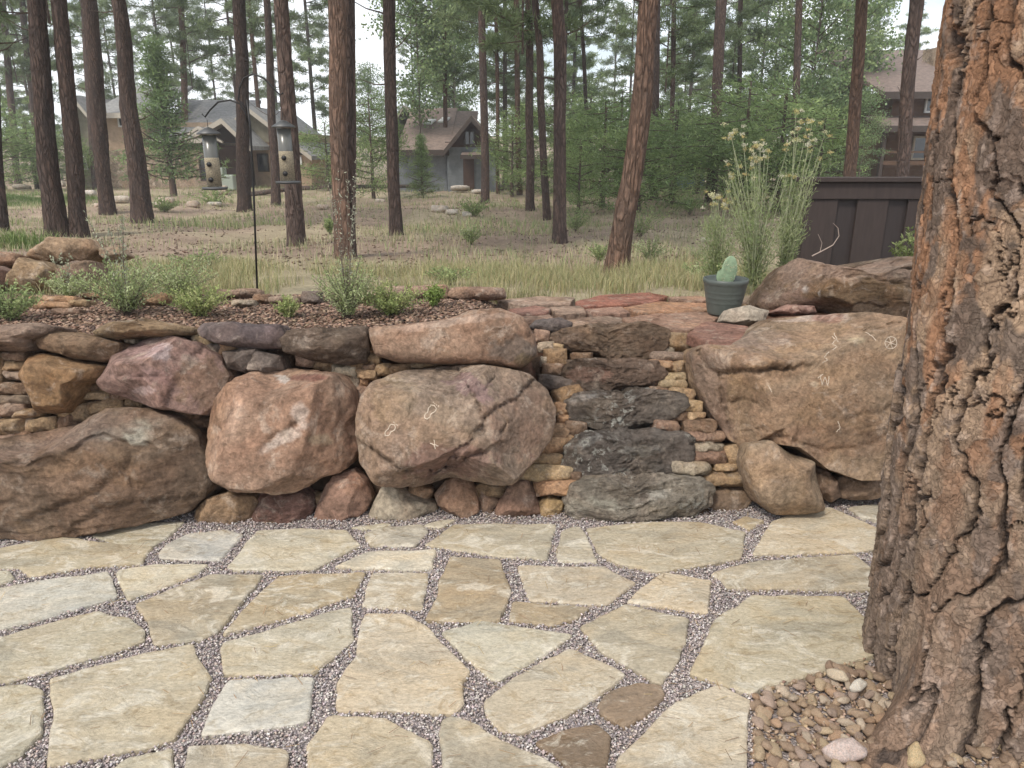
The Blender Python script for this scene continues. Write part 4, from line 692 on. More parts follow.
# ------------------------------------------------------------------ the big pine at the right
CX = 1.595
def big_pine():
    nt_ = 620; zs = np.concatenate([np.linspace(-.12, 2.15, 860), np.linspace(2.2, 18, 90)]); th = np.arange(nt_)*2*PI/nt_
    TH, Z = np.meshgrid(th, zs); TH = TH.ravel(); Z = Z.ravel()
    R = .409-.012*np.clip(Z, 0, 99)+.0*Z; R = np.maximum(R, .06)
    R = R+.025*np.exp(-np.clip(Z, 0, 9)/.18)
    for a0, am, w, hh in ((3.74, .40, .17, .13), (4.75, .14, .22, .22), (5.6, .1, .3, .3), (1.0, .12, .4, .3)):
        da = np.angle(np.exp(1j*(TH-a0))); R = R+am*np.exp(-(da/w)**2)*np.exp(-np.clip(Z, 0, 9)/hh)
    # seamless noise on the circle
    cx, cy = np.cos(TH)*.4, np.sin(TH)*.4; Pq = np.stack([cx, cy, Z], 1)
    big = fbm(Pq*[5, 5, 1.1], 3, 77); R = R+.012*big
    wx = fbm(Pq*[6, 6, 2.2], 4, 5); wz = fbm(Pq*[6, 6, 3], 3, 8)
    Pw = Pq+np.stack([.03*wx, .03*wz, .06*wz], 1)
    per = 27; hi = fbm(Pq*[34, 34, 22], 4, 19, .62); hi2 = fbm(Pq*[34, 34, 22]+9, 4, 23, .62); lo = fbm(Pq*[3.2, 3.2, 1.5], 3, 29)
    U = TH/(2*PI)*per+1.5*lo+.45*fbm(Pq*[8, 8, 3.2], 3, 33)+.15*hi; cu = np.floor(U); du = U-cu; hc = _h((cu % per).astype(np.int64), cu.astype(np.int64)*0, cu.astype(np.int64)*0, 4)
    Vv = Z*(1.7+1.6*hc)+hc*7.3+.16*hi2+.3*fbm(Pq*[8, 8, 3], 2, 37); cv = np.floor(Vv); dv = Vv-cv; hp = _h((cu % per).astype(np.int64), cv.astype(np.int64), cu.astype(np.int64)*0, 6)
    em = np.minimum(du, 1-du)*2.5/per; ev = np.minimum(dv, 1-dv)/(1.7+1.6*hc)+.012*(vn(Pq*[5, 5, 5], 44) > .1)
    wid = .010+.008*vn(Pq*[6, 6, 3], 55); fu1 = sstep(wid*.25, wid*1.6, em)*(.35+.65*sstep(.001, .010, ev)); fu2 = sstep(0, .05, np.abs(hi)); furrow = fu1*(.75+.25*fu2)
    def cells(per, zf, s, jit):                # periodic flakes round the trunk
        U = np.stack([(TH/(2*PI)*per+jit*wx) % per, Z*zf+jit*wz], 1); i = np.floor(U).astype(np.int64); f1 = np.full(len(U), 9.); f2 = f1.copy(); cid = f1*0
        for dx in (-1, 0, 1):
            for dy in (-1, 0, 1):
                gx = i[:, 0]+dx; gy = i[:, 1]+dy; hx_ = gx % per; z0 = gx*0
                d = np.hypot(U[:, 0]-gx-.5-.45*(2*_h(hx_, gy, z0, s)-1), U[:, 1]-gy-.5-.45*(2*_h(hx_, gy, z0, s+1)-1)); c = _h(hx_, gy, z0, s+2)
                m = d < f1; f2 = np.where(m, f1, np.minimum(f2, d)); cid = np.where(m, c, cid); f1 = np.where(m, d, f1)
        return f2-f1, cid
    e1, c1 = cells(64, 15, 3, 1.6); e2, c2 = cells(130, 34, 9, 2.0); e1 = sstep(0, .07, e1); e2 = sstep(0, .10, e2)
    fl = fbm(Pq*[20, 20, 9], 4, 31, .6)*2.5; q = fl-np.floor(fl); step = (np.floor(fl)+sstep(.0, .15, q))/2.5
    fine = fbm(Pq*[80, 80, 50], 3, 41)
    h = .023*fu1+.012*hp*fu1+(.005*c1*(.6+.4*e1)+.003*c2*(.6+.4*e2))*(.35+.65*fu1)+.0015*hi*fu1+.002*step+.0016*fine
    R = R-.024+h
    X = CX-.05*Z+R*np.cos(TH); Y = 2.0+.0*Z+R*np.sin(TH); V = np.stack([X, Y, Z], 1)
    a = fbm(Pq*[9, 9, 3], 4, 61)[:, None]; b = fbm(Pq*[14, 14, 7], 4, 67)[:, None]; c1 = c1[:, None]; c2 = c2[:, None]; fu = (furrow*(.75+.25*e1))[:, None]
    orange = np.array([.33, .18, .105]); tan = np.array([.38, .265, .18]); grey = np.array([.165, .125, .10]); dark = np.array([.085, .063, .052])
    low = sstep(1.15, .35, Z)[:, None]; w1 = sstep(-.25, .4, a+.5*(c1-.5)+.5*(hp[:, None]-.5))
    c = orange*(1-w1)+tan*w1; g = np.clip(sstep(.05, .4, b+.3*(c2-.5)+.12)+.5*low, 0, .88); c = c*(1-.4*low)+np.array([.22, .17, .12])*.4*low; c = c*(1-g)+grey*g*(1+.25*low)
    pl = sstep(.72, .9, c2*.6+c1*.4); c = c*(1-.4*pl)+np.array([.46, .36, .30])*.4*pl
    c = dark*(1-fu)+c*fu; c = np.clip(c, 0, 1)
    nz = len(zs); ii = (np.arange(nz-1)[:, None]*nt_); jj = np.arange(nt_)[None]; j2 = (jj+1) % nt_
    Fc = np.stack([ii+jj, ii+j2, ii+nt_+j2, ii+nt_+jj], -1).reshape(-1, 4)
    t = thing('pine_tree', (CX, 2.0, 0), 'huge pine with orange plated bark filling the right side', 'tree')
    V -= np.array([CX, 2.0, 0]); link('trunk', raw_mesh('trunk', V, Fc, c, True), BIGBARK, t); return t
BIG = big_pine()
# ------------------------------------------------------------------ trees
def tris_mesh(name, C, dirs, L, Wd, cols):
    n = len(C); r = RNG.normal(size=(n, 3)); s = np.cross(dirs, r); s /= np.maximum(np.linalg.norm(s, axis=1), 1e-6)[:, None]; s *= np.reshape(Wd, (-1, 1))
    V = np.stack([C-s, C+s, C+dirs*np.reshape(L, (-1, 1))], 1).reshape(-1, 3); return raw_mesh(name, V, np.arange(3*n).reshape(-1, 3), np.repeat(cols, 3, 0))
def leaf_mesh(name, C, dirs, L, Wd, cols):
    n = len(C); r = RNG.normal(size=(n, 3)); s = np.cross(dirs, r); s /= np.maximum(np.linalg.norm(s, axis=1), 1e-6)[:, None]; s *= np.reshape(Wd, (-1, 1)); L = np.reshape(L, (-1, 1))
    V = np.stack([C, C+dirs*L*.5+s, C+dirs*L, C+dirs*L*.5-s], 1).reshape(-1, 3); return raw_mesh(name, V, np.arange(4*n).reshape(-1, 4), np.repeat(cols, 4, 0))
def unit(a): return a/np.maximum(np.linalg.norm(a, axis=-1, keepdims=True), 1e-9)
def crown(z0, z1, R, nb, style='pine', pal=((.045, .075, .035), (.06, .095, .045), (.085, .115, .055)), per=26, nl=.16, nw=.012, gap=.25):
    """returns crown mesh and limb mesh"""
    mb = MB(); C = []; D = []; K = []; mb.tube([(0, 0, z0), (0, 0, z1)], [.012*R, .004], 4)
    for b in range(nb):
        t = (b+random.random())/nb; z = z0+(z1-z0)*t
        if style == 'pine': pr = (.55+.6*math.sin(PI*min(1, t*1.05)**.8))*(1 if t < .8 else (1-t)*4+.2)
        elif style == 'cone': pr = max(.06, 1-t)
        else: pr = .35+.75*math.sin(PI*min(1, .15+t*.85))
        if style == 'pine' and random.random() < gap and t < .75: continue
        az = random.uniform(0, 2*PI) if style != 'cone' else b*2.4+random.uniform(-.3, .3); L = R*pr*random.uniform(.6, 1.1)
        ris = {'pine': random.uniform(-.25, .35), 'cone': random.uniform(-.1, .25), 'leafy': random.uniform(.2, .9)}[style]
        base = np.array([0, 0, z]); d = np.array([math.cos(az), math.sin(az), ris]); cur = np.array([0, 0, random.uniform(-.15, .3)])
        P = [base+d*L*s+cur*L*s*s for s in (0, .35, .7, 1.0)]
        mb.tube(P, [max(.004, .028*L/2), .016*L/2+.003, .009*L/2+.003, .003], 4)
        ncl = max(2, int(L*(5.5 if style != 'leafy' else 7)*(4.5 if R < 1 and style == 'pine' else 1)))
        for k in range(ncl):
            s = random.uniform(.3, 1.05) if style != 'cone' else random.uniform(.1, 1.05); p = base+d*L*s+cur*L*s*s+np.array([random.gauss(0, .16*L*.5), random.gauss(0, .16*L*.5), random.gauss(0, .09*L*.5)])*(1 if style != 'cone' else .5)
            shade = random.uniform(.7, 1.3); pc = np.array(pal[random.randrange(len(pal))])*shade
            q = unit(RNG.normal(size=(per, 3))+np.array([0, 0, .35])+(d*[1, 1, 0])*.5)
            sp = .09 if style == 'pine' else (.05 if style == 'cone' else .22)
            C.append(p+RNG.normal(size=(per, 3))*sp*[1.3, 1.3, .7]*(1 if R > 1 else .55)); D.append(q); K.append(np.tile(pc, (per, 1))*(1+RNG.uniform(-.2, .2, (per, 1))))
    C = np.vstack(C); D = np.vstack(D); K = np.vstack(K); n = len(C)
    if style == 'leafy': me = leaf_mesh('crown', C, D, RNG.uniform(.6, 1.1, n)*nl, nw, K)
    else: me = tris_mesh('crown', C, D, RNG.uniform(.7, 1.25, n)*nl, nw, K)
    me.materials.append(NEEDLE if style != 'leafy' else LEAF)
    lm = bpy.data.meshes.new('limbs'); lm.from_pydata(mb.v, [], mb.f); lm.materials.append(BARK)
    return me, lm
PG = ((.16, .21, .10), (.19, .245, .12), (.23, .285, .145), (.13, .175, .09))
BACK = [crown(3.2+k*.5, 15+k, 2.3+.2*k, 70, pal=PG, per=30, nl=.26, nw=.020) for k in range(4)]
LOWC = [crown(.6+k*.6, 14+k, 2.3, 95, pal=((.18, .25, .10), (.21, .28, .11), (.25, .32, .13), (.15, .21, .085)), per=34, nl=.26, nw=.022, gap=.1) for k in range(3)]
HIGH = [crown(7.5+k*.6, 15, 1.7, 26, pal=PG, per=14, nl=.22, nw=.02) for k in range(2)]
ASP = [crown(1.2+k, 9+k, 1.7, 60, 'leafy', ((.20, .28, .13), (.17, .24, .12), (.25, .32, .15)), per=16, nl=.14, nw=.045) for k in range(2)]
YNG = [None, None, crown(.06, 1, .42, 30, 'pine', ((.14, .20, .08), (.20, .28, .11), (.27, .35, .14)), per=20, nl=.055, nw=.0045, gap=0)]
YNG[:2] = [crown(.12, 1, .34, 100, 'cone', ((.19, .26, .11), (.16, .23, .10)), per=30, nl=.045, nw=.004), crown(.05, 1, .34, 90, 'cone', ((.19, .26, .11), (.23, .30, .14)), per=30, nl=.045, nw=.0045)]
def trunk_mesh(base, top, r0, r1, H, near, flare=.25, seed=0):
    """base, top world points on the axis; extrapolated to height H; returned relative to base"""
    base = np.array(base); top = np.array(top); ax = (top-base)/(top[2]-base[2]); n = 36 if near else 10; m = 140 if near else 14
    zs = np.unique(np.concatenate([np.linspace(-.3, 2.5, m//2), np.linspace(2.5, H, m//2)])) if H > 3 else np.linspace(-.06, H, 8); hz = top[2]-base[2]
    th = np.arange(n)*2*PI/n; T, Z = np.meshgrid(th, zs); T = T.ravel(); Z = Z.ravel()
    r = r0+(r1-r0)*np.clip(Z/hz, 0, None); r = np.maximum(r, .03 if H > 3 else .006)*(1+flare*np.exp(-np.clip(Z, 0, 9)/.22)*(1+.35*np.sin(T*3+seed)))
    P = np.stack([np.cos(T)*.5, np.sin(T)*.5, Z], 1)
    if near: r = r*(1+.07*fbm(P*[5, 5, 2.2]+seed, 3, seed)+.05*fbm(P*[16, 16, 5]+seed, 2, seed+3))
    V = np.stack([ax[0]*Z+r*np.cos(T)+.03*vn(P*[0, 0, .8]+seed, 1), ax[1]*Z+r*np.sin(T), Z], 1)
    k = len(zs); ii = np.arange(k-1)[:, None]*n; jj = np.arange(n)[None]; j2 = (jj+1) % n
    Fc = np.stack([ii+jj, ii+j2, ii+n+j2, ii+n+jj], -1).reshape(-1, 4)
    return raw_mesh('trunk', V, Fc, None, True), ax
# (base px, base py, width px, top px at y=0, top width, tone, label, distance or None)
TK = [
 (4, 231, 9, -8, 6, .5, 'dark thin pine trunk cut by the left edge', None),
 (55, 236, 21, 38, 16, .62, 'dark straight pine, left one of the close pair at the left', None),
 (80, 236, 17, 58, 14, .62, 'dark straight pine, right one of the close pair at the left', None),
 (108, 214, 15, 88, 14, .7, 'dark pine in front of the left end of the tan house', None),
 (143, 223, 21, 118, 13, .8, 'grey barked pine leaning left in front of the tan house', None),
 (18, 184, 7, 2, 6, .9, 'slim pine standing alone near the left edge', None),
 (41, 183, 7, 22, 6, .8, 'slim pine behind the close dark pair, on its left', None),
 (96, 188, 7, 83, 6, .9, 'slim reddish pine touching the left gable of the tan house', None),
 (187, 187, 7, 181, 6, 1.2, 'slim reddish pine beside the bright young pine at the tan house', None),
 (245, 212, 14, 240, 12, .6, 'dark pine right beside the feeder pole', None),
 (266, 187, 5, 249, 4, 1.1, 'very thin leaning pine behind the feeders', None),
 (277, 205, 10, 266, 7, .8, 'thin pine left of the hanging feeder trunk', None),
 (297, 246, 18, 283, 14, .95, 'pine trunk directly behind the right hand bird feeder', None),
 (343, 259, 17, 334, 19, 1.35, 'thick reddish pine, front trunk of the touching pair', None),
 (353, 256, 10, 351, 13, .8, 'darker pine right behind the thick reddish trunk', None),
 (395, 236, 13, 390, 12, .65, 'dark grey pine left of the grey garage house', None),
 (446, 188, 5, 444, 4, 1.0, 'thin pine in front of the grey garage house', None),
 (486, 204, 9, 482, 7, .9, 'medium pine at the right corner of the grey garage house', None),
 (498, 193, 4, 496, 4, 1.1, 'thin reddish pine just right of the garage house', None),
 (519, 194, 6, 517, 5, 1.1, 'thin reddish pine behind the middle group', None),
 (529, 211, 9, 530, 7, .85, 'medium pine, left one of the middle group of three', None),
 (548, 220, 8, 536, 7, .8, 'medium pine, middle one of the middle group of three', None),
 (560, 243, 14, 558, 12, .95, 'straight pine, nearest of the middle group of three', None),
 (619, 269, 23, 651, 19, 1.2, 'reddish pine leaning to the right at the centre right', None),
 (653, 200, 9, 657, 8, .8, 'straight pine half hidden behind the leaning one', None),
 (671, 197, 5, 674, 5, .9, 'thin pine right of the leaning pine', None),
 (711, 203, 12, 722, 11, .95, 'medium pine behind the flowering rabbitbrush', None),
 (792, 205, 8, 799, 7, .85, 'slim pine behind the right clump of flower stalks', None),
 (849, 198, 13, 864, 11, 1.25, 'pinkish barked pine rising behind the left part of the fence', 13.0),
 (904, 196, 13, 916, 13, .95, 'greyish pine in front of the brown log house', 12.0),
 (560, 192, 4, 566, 4, .8, 'thin dark pine between the middle group and the leaning pine, left of two', None),
 (592, 190, 4, 580, 4, .8, 'thin dark pine between the middle group and the leaning pine, right of two', None),
 (736, 192, 5, 741, 5, .8, 'thin pine right of the pine behind the rabbitbrush', None)]
for i, (bx, by, w, tx, tw, tone, lb, dist) in enumerate(TK):
    b = on_ground(bx, by) if dist is None else at_y(bx, by, dist)
    if dist: b[2] = tz(b[0], b[1]); 
    d = b[1]
    Db = (b-CAM)@FW; tp = at_y(tx, 0, d+random.uniform(-.2, .2)); Dt = (tp-CAM)@FW
    r0 = w/F*Db/2*.92; r1 = tw/F*Dt/2
    H = 17 if r0 > .1 else 12
    me, ax = trunk_mesh(b, tp, r0, min(r1, r0), H, d < 22, seed=i)
    t = thing('pine_tree', b, lb, 'tree', 'pines standing in the open wood')
    o = link('trunk', me, BARK, t); o.color = (tone, tone*(.97 if tone < 1 else .88), tone*(1.0 if tone < 1 else .8), 1)
    cm, lm = HIGH[i % 2] if r0 > .1 and d < 30 else BACK[i % 4]
    for nm, mm in (('crown', cm), ('limbs', lm)):
        o = link(nm, mm, None, t); o.location = (ax[0]*9, ax[1]*9, 0 if d < 30 else 1.5); o.rotation_euler = (0, 0, i*1.3)
    for k in range(4):                         # dead branches low on the trunk
        z = random.uniform(2.0, 6); q = random.uniform(0, 6.28); L = random.uniform(.15, .8); c = np.array([ax[0]*z, ax[1]*z, z]); dd = np.array([math.cos(q), math.sin(q), random.uniform(-.3, .5)])
        MB().tube([c, c+dd*L*.5, c+dd*L+np.array([0, 0, .1])], [.014, .009, .003], 4).build('dead_branch', BARK, t)
# far forest: every pine of its own
def where(px):
    for x, s in ((-60, 'beyond the left edge'), (60, 'at the far left'), (130, 'behind the left gable of the tan house'), (230, 'behind the bright young pine and the tan house'), (320, 'behind the right wing of the tan house'), (400, 'between the tan house and the garage house'), (480, 'behind the grey garage house'), (560, 'behind the middle group of pines'), (650, 'behind the leaning pine'), (740, 'behind the rabbitbrush'), (860, 'behind the right clump of flower stalks'), (960, 'behind the brown log house')):
        if px < x: return s
    return 'at the far right behind the big trunk'
DW = {0: 'nearest', 1: 'midway', 2: 'deepest'}
rows = [(43, range(-60, 1160, 92), 0), (54, range(-90, 1190, 66), 1), (70, range(-100, 1200, 56), 2)]
cnt = 0
for dist, xs, rw in rows:
    for px in xs:
        px += random.uniform(-16, 16)
        if rw == 0 and 560 < px < 860: continue
        if 360 < px < 412 or (rw < 2 and 868 < px < 895) or (rw == 0 and (20 < px < 62 or 690 < px < 712)) or (rw == 0 and (90 < px < 320 or 400 < px < 480)) or (rw == 0 and px > 870): continue
        if rw == 2 and (40 < px < 75): continue
        y = dist+random.uniform(-4, 5); x = (px-512)/F*y*CP*1.0; z = tz(x, y); k = cnt % 4; s = random.uniform(.85, 1.2); cnt += 1
        t = thing('pine_tree', (x, y, z), f'{"tall" if s > 1.02 else "shorter"} hazy forest pine {DW[rw]} {where(px)}', 'tree', 'pines of the far forest', random.uniform(0, 6.28))
        t.scale = (s, s, s); me, ax = trunk_mesh((0, 0, 0), (random.uniform(-.3, .3), 0, 15), .13, .04, 15, False) if cnt < 6 else (None, None)
        if me: 
            if cnt == 1: FT = []
            FT.append(me)
        o = link('trunk', me or FT[cnt % len(FT)], BARK, t); o.color = (.8, .85, .85, 1); cm, lm = (LOWC[k % 3] if (490 < px < 900 or px < 50) and random.random() < .75 else BACK[k]); link('crown', cm, None, t); link('limbs', lm, None, t)
# leafy trees and young trees; (px, base py or dist, scale, kind, label)
def place_leafy(px, y, s, k, lb, thin=.05):
    x = (px-512)/F*y*CP; z = tz(x, y); t = thing('leafy_tree', (x, y, z), lb, 'tree', 'pale green leafy trees', random.uniform(0, 6)); t.scale = (s, s, s)
    me, _ = trunk_mesh((0, 0, 0), (.2, .1, 9), thin, .015, 9, False); o = link('trunk', me, BARK, t); o.color = (2.2, 2.6, 2.6, 1)
    cm, lm = ASP[k]; link('crown', cm, None, t); link('limbs', lm, None, t)
place_leafy(421, 36, 1.15, 1, 'pale leafy tree rising left of the garage house roof'); place_leafy(455, 44, 1.2, 1, 'pale leafy tree behind the garage house ridge')
place_leafy(806, 27, .95, 0, 'light green leafy tree above the fence, left of two'); place_leafy(862, 26, .40, 0, 'short light green leafy tree between the fence and the log house')
place_leafy(832, 33, 1.05, 1, 'tall light green leafy tree behind the pinkish pine'); place_leafy(770, 36, .9, 0, 'leafy tree deep behind the rabbitbrush'); place_leafy(372, 48, .75, 0, 'far small leafy tree in the gap left of the dark grey pine')
def young(px, y, h, k, lb, wd=1.0, name='young_pine', cat='tree'):
    x = (px-512)/F*y*CP; z = tz(x, y); t = thing(name, (x, y, z), lb, cat, None, random.uniform(0, 6)); t.scale = (h*wd, h*wd, h)
    me, _ = trunk_mesh((0, 0, 0), (.01, 0, .9), .02, .006, .95, False); link('trunk', me, BARK, t); cm, lm = YNG[k]; link('crown', cm, None, t); link('limbs', lm, None, t)
young(168, 30, 5.6, 0, 'bright green young pine in front of the tan house', 1.05); young(371, 27, 3.5, 2, 'light green young pine right of the thick reddish trunk', .9)
young(421, 27, 2.1, 1, 'small blue grey spruce at the corner of the garage house', 1.1, 'spruce_tree'); young(326, 32, 2.6, 2, 'round green young pine at the right end of the tan house', 1.5)
young(512, 28, 2.8, 2, 'yellow green young pine right of the garage house', 1.0); young(580, 18, 1.7, 2, 'light green sapling between the middle group and the leaning pine', 1.1)
young(560, 30, 3.8, 2, 'green young pine behind the middle group', 1.4); young(604, 21, 2.8, 2, 'green young pine just left of the leaning trunk', 1.4)
young(640, 19, 2.3, 2, 'green young pine just right of the leaning trunk', 1.7); young(676, 24, 3.0, 2, 'bushy young pine left of the rabbitbrush', 1.5); young(700, 30, 3.2, 2, 'yellow green young pine far behind the rabbitbrush', 1.5)
young(745, 22, 3.4, 2, 'airy young pine behind the middle of the rabbitbrush', 1.5); young(782, 20, 3.0, 2, 'airy young pine at the left end of the fence', 1.5); young(822, 19, 2.4, 2, 'light green young pine above the fence top', 1.1)
young(-5, 33, 3.5, 2, 'airy young pine at the far left edge', 1.5); young(30, 36, 3.2, 2, 'airy young pine between the slim left pines', 1.5); young(66, 36, 2.6, 2, 'airy young pine left of the tan house', 1.4)
young(530, 36, 4.0, 2, 'tall green young pine deep behind the middle group', 1.3); young(620, 34, 4.2, 2, 'tall green young pine deep behind the leaning trunk', 1.3); young(660, 36, 4.0, 2, 'tall green young pine behind the straight half hidden one', 1.4); young(725, 34, 4.4, 2, 'tall green young pine deep behind the rabbitbrush', 1.3); young(765, 30, 4.0, 2, 'tall green young pine behind the right stalk clump', 1.3); young(590, 42, 4.6, 2, 'distant olive young pine behind the middle gap', 1.3); young(842, 34, 5, 2, 'airy young pine behind the pinkish pine', .9)
# ------------------------------------------------------------------ grasses
def tuft_field(name, x0, x1, y0, y1, n, h, w, pal, dens, seed, label=None):
    X = RNG.uniform(x0, x1, n); Y = y0+(y1-y0)*RNG.uniform(0, 1, n)**1.3; ok = (np.abs(X) < .75*Y+1.5); X, Y = X[ok], Y[ok]
    P = np.stack([X, Y, 0*X], 1); k = RNG.uniform(-.6, .8, len(X)) < fbm(P*dens, 3, seed)*1.2; X, Y = X[k], Y[k]; m = len(X)
    blades(name, np.stack([X, Y, terrain(X, Y)-.005], 1), RNG.uniform(.4, 1.1, m)*h, w, RNG.uniform(.1, .9, m), pick(pal, m, .2), label=label)
DRYP = [(.42, .37, .20), (.36, .33, .17), (.30, .30, .15), (.48, .42, .26), (.24, .27, .13)]
tuft_field('bunch_grass', -5, 3.6, 4.65, 7.3, 75000, .15, .0045, DRYP, 2.2, 4)
tuft_field('dry_grass', -22, 16, 7.0, 26, 90000, .15, .010, [(.42, .37, .23), (.32, .33, .18), (.46, .40, .27), (.25, .29, .14)], .7, 6)
tuft_field('green_grass', -26, 22, 14, 42, 60000, .20, .02, [(.24, .30, .13), (.32, .34, .18), (.38, .36, .21)], .35, 9)
n = 14000; X = RNG.uniform(-14, 12, n); Y = 6.5+18*RNG.uniform(0, 1, n)**1.4
chips('bark_litter', np.stack([X, Y, terrain(X, Y)+.01], 1), RNG.uniform(.010, .030, n), pick([(.16, .11, .08), (.12, .08, .06), (.22, .16, .115), (.30, .23, .17)], n, .2), .5)
# iris clump and lawn patch at left
p = on_ground(22, 248); n = 420; a = RNG.uniform(0, 6.28, n); r = RNG.uniform(0, .6, n); P = np.stack([p[0]+r*np.cos(a)-.1, p[1]+r*np.sin(a)*.5, np.zeros(n)], 1); P[:, 2] = terrain(P[:, 0], P[:, 1])
o = blades('iris_clump', P, RNG.uniform(.16, .30, n), .013, RNG.uniform(.1, .6, n), pick([(.20, .27, .09), (.27, .33, .13), (.14, .20, .07)], n), LEAF, kind=None); tag(o, 'clump of strap leaved green plants left of the dark pine pair', 'plant')
p = on_ground(22, 200); n = 9000; X = p[0]+RNG.normal(0, 1.4, n); Y = p[1]+RNG.normal(0, .9, n)
blades('lawn_grass', np.stack([X, Y, terrain(X, Y)], 1), RNG.uniform(.08, .16, n), .015, .4, pick([(.11, .17, .05), (.14, .20, .07)], n), LEAF)
# ------------------------------------------------------------------ bed plants
def bush(base, h, w, ns, pal, label, ll=.018, lw=.004, lps=40, tall=0, tallh=.3, tallcol=(.45, .45, .38), name='bed_plant', cat='plant', lean=(0, 0), group='bushy plants in the bed'):
    t = thing(name, base, label, cat, group); mb = MB(); C = []; D = []; K = []
    for s in range(ns+tall):
        a = random.uniform(0, 2*PI); rr = random.random()**.5; hh = h*random.uniform(.6, 1.05)*(1-.35*rr); end = np.array([math.cos(a)*rr*w+lean[0], math.sin(a)*rr*w*.8, hh])
        isT = s >= ns
        if isT: end = np.array([random.uniform(-w*.5, w*.6)+lean[0]*2, random.uniform(-.05, .05), tallh*random.uniform(.7, 1.05)])
        mid = end*[.4, .4, .55]; P = [np.zeros(3), mid, end]; mb.tube([tuple(q) for q in P], [.0018, .0014, .0008], 3)
        m = lps if not isT else int(lps*1.2); u = RNG.uniform(.15 if not isT else .1, 1, m)[:, None]
        Q = (1-u)**2*P[0]+2*u*(1-u)*mid*1.1+u*u*end+RNG.normal(0, .006 if not isT else .004, (m, 3)); C.append(Q)
        D.append(unit(RNG.normal(size=(m, 3))+[0, 0, .8])); pc = np.array(pal[random.randrange(len(pal))])
        if isT: pc = pc*.4+np.array(tallcol)*.6
        K.append(np.tile(pc, (m, 1))*(1+RNG.uniform(-.25, .25, (m, 1))))
    C = np.vstack(C); D = np.vstack(D); K = np.vstack(K)
    link('leaves', leaf_mesh('leaves', C, D, RNG.uniform(.6, 1.2, len(C))*ll, lw, K), LEAF, t); mb.build('stems', WOODDARK, t); return t
GA = [(.28, .35, .15), (.34, .40, .18), (.23, .29, .13)]; GB = [(.32, .37, .14), (.26, .32, .12), (.40, .42, .19)]; SG = [(.36, .42, .20), (.42, .47, .26), (.30, .36, .16)]
def bp(px, py): return at_z(px, py, .745)
bush(bp(12, 322), .24, .19, 60, GA, 'leafy green plant at the left edge of the bed')
bush(bp(128, 316), .36, .30, 90, SG+GA, 'tall wispy sage green plant behind the tan capstone', tall=7, tallh=.55, lean=(-.02, 0))
bush(bp(200, 318), .20, .20, 75, GB, 'low yellow green plant above the blue grey slab')
bush(bp(180, 300), .30, .28, 70, SG, 'pale sage plant just behind the low yellow green one')
bush(bp(288, 318), .13, .08, 30, GB, 'small yellow green plant behind the squared brown stone')
bush(bp(349, 320), .37, .19, 100, SG, 'tallest grey green plant with lavender stalks in the bed', tall=9, tallh=.78, tallcol=(.36, .34, .33), lw=.003)
bush(bp(392, 316), .20, .22, 85, GB, 'low yellow green plant right of the tallest one'); bush(bp(434, 306), .14, .07, 40, [(.22, .30, .08), (.28, .36, .12)], 'small bright green plant before the row of edging stones')
bush(bp(70, 300), .2, .2, 40, SG, 'grey wispy plant beside the left rock pile', tall=4, tallh=.3)
for px, py, h, w, lb in [(471, 245, .35, .2, 'grey green low shrub in the open ground at the centre'), (475, 217, .35, .3, 'small green shrub farther back at the centre'), (200, 272, .22, .3, 'green grassy shrub in the dry grass left of the feeder pole'), (448, 285, .16, .22, 'olive shrub just behind the back edging stones'), (600, 262, .24, .18, 'small green shrub left of the leaning pine foot'), (650, 262, .28, .22, 'grey green shrub right of the leaning pine foot'), (575, 232, .5, .4, 'pale shrub right of the nearest middle pine'), (640, 238, .7, .5, 'green shrub behind the leaning pine foot'), (690, 215, .7, .5, 'green shrub left of the rabbitbrush'), (700, 282, .2, .2, 'sage tuft left of the pot'), (330, 235, .35, .12, 'wispy stems at the foot of the thick reddish trunk'), (165, 212, .25, .3, 'yellowish shrub near the grey barked pine'), (215, 205, .3, .5, 'green low shrub before the tan house')]:
    b = on_ground(px, py); d = b[1]/6; bush(b, h*max(1, d*.5), w*max(1, d*.5), 40, SG+GA if 'sage' in lb or 'grey' in lb else GA, lb, ll=.02*max(1, d*.8), lw=.005*max(1, d*.8), lps=30, name='shrub', cat='shrub', group='low shrubs of the open wood')
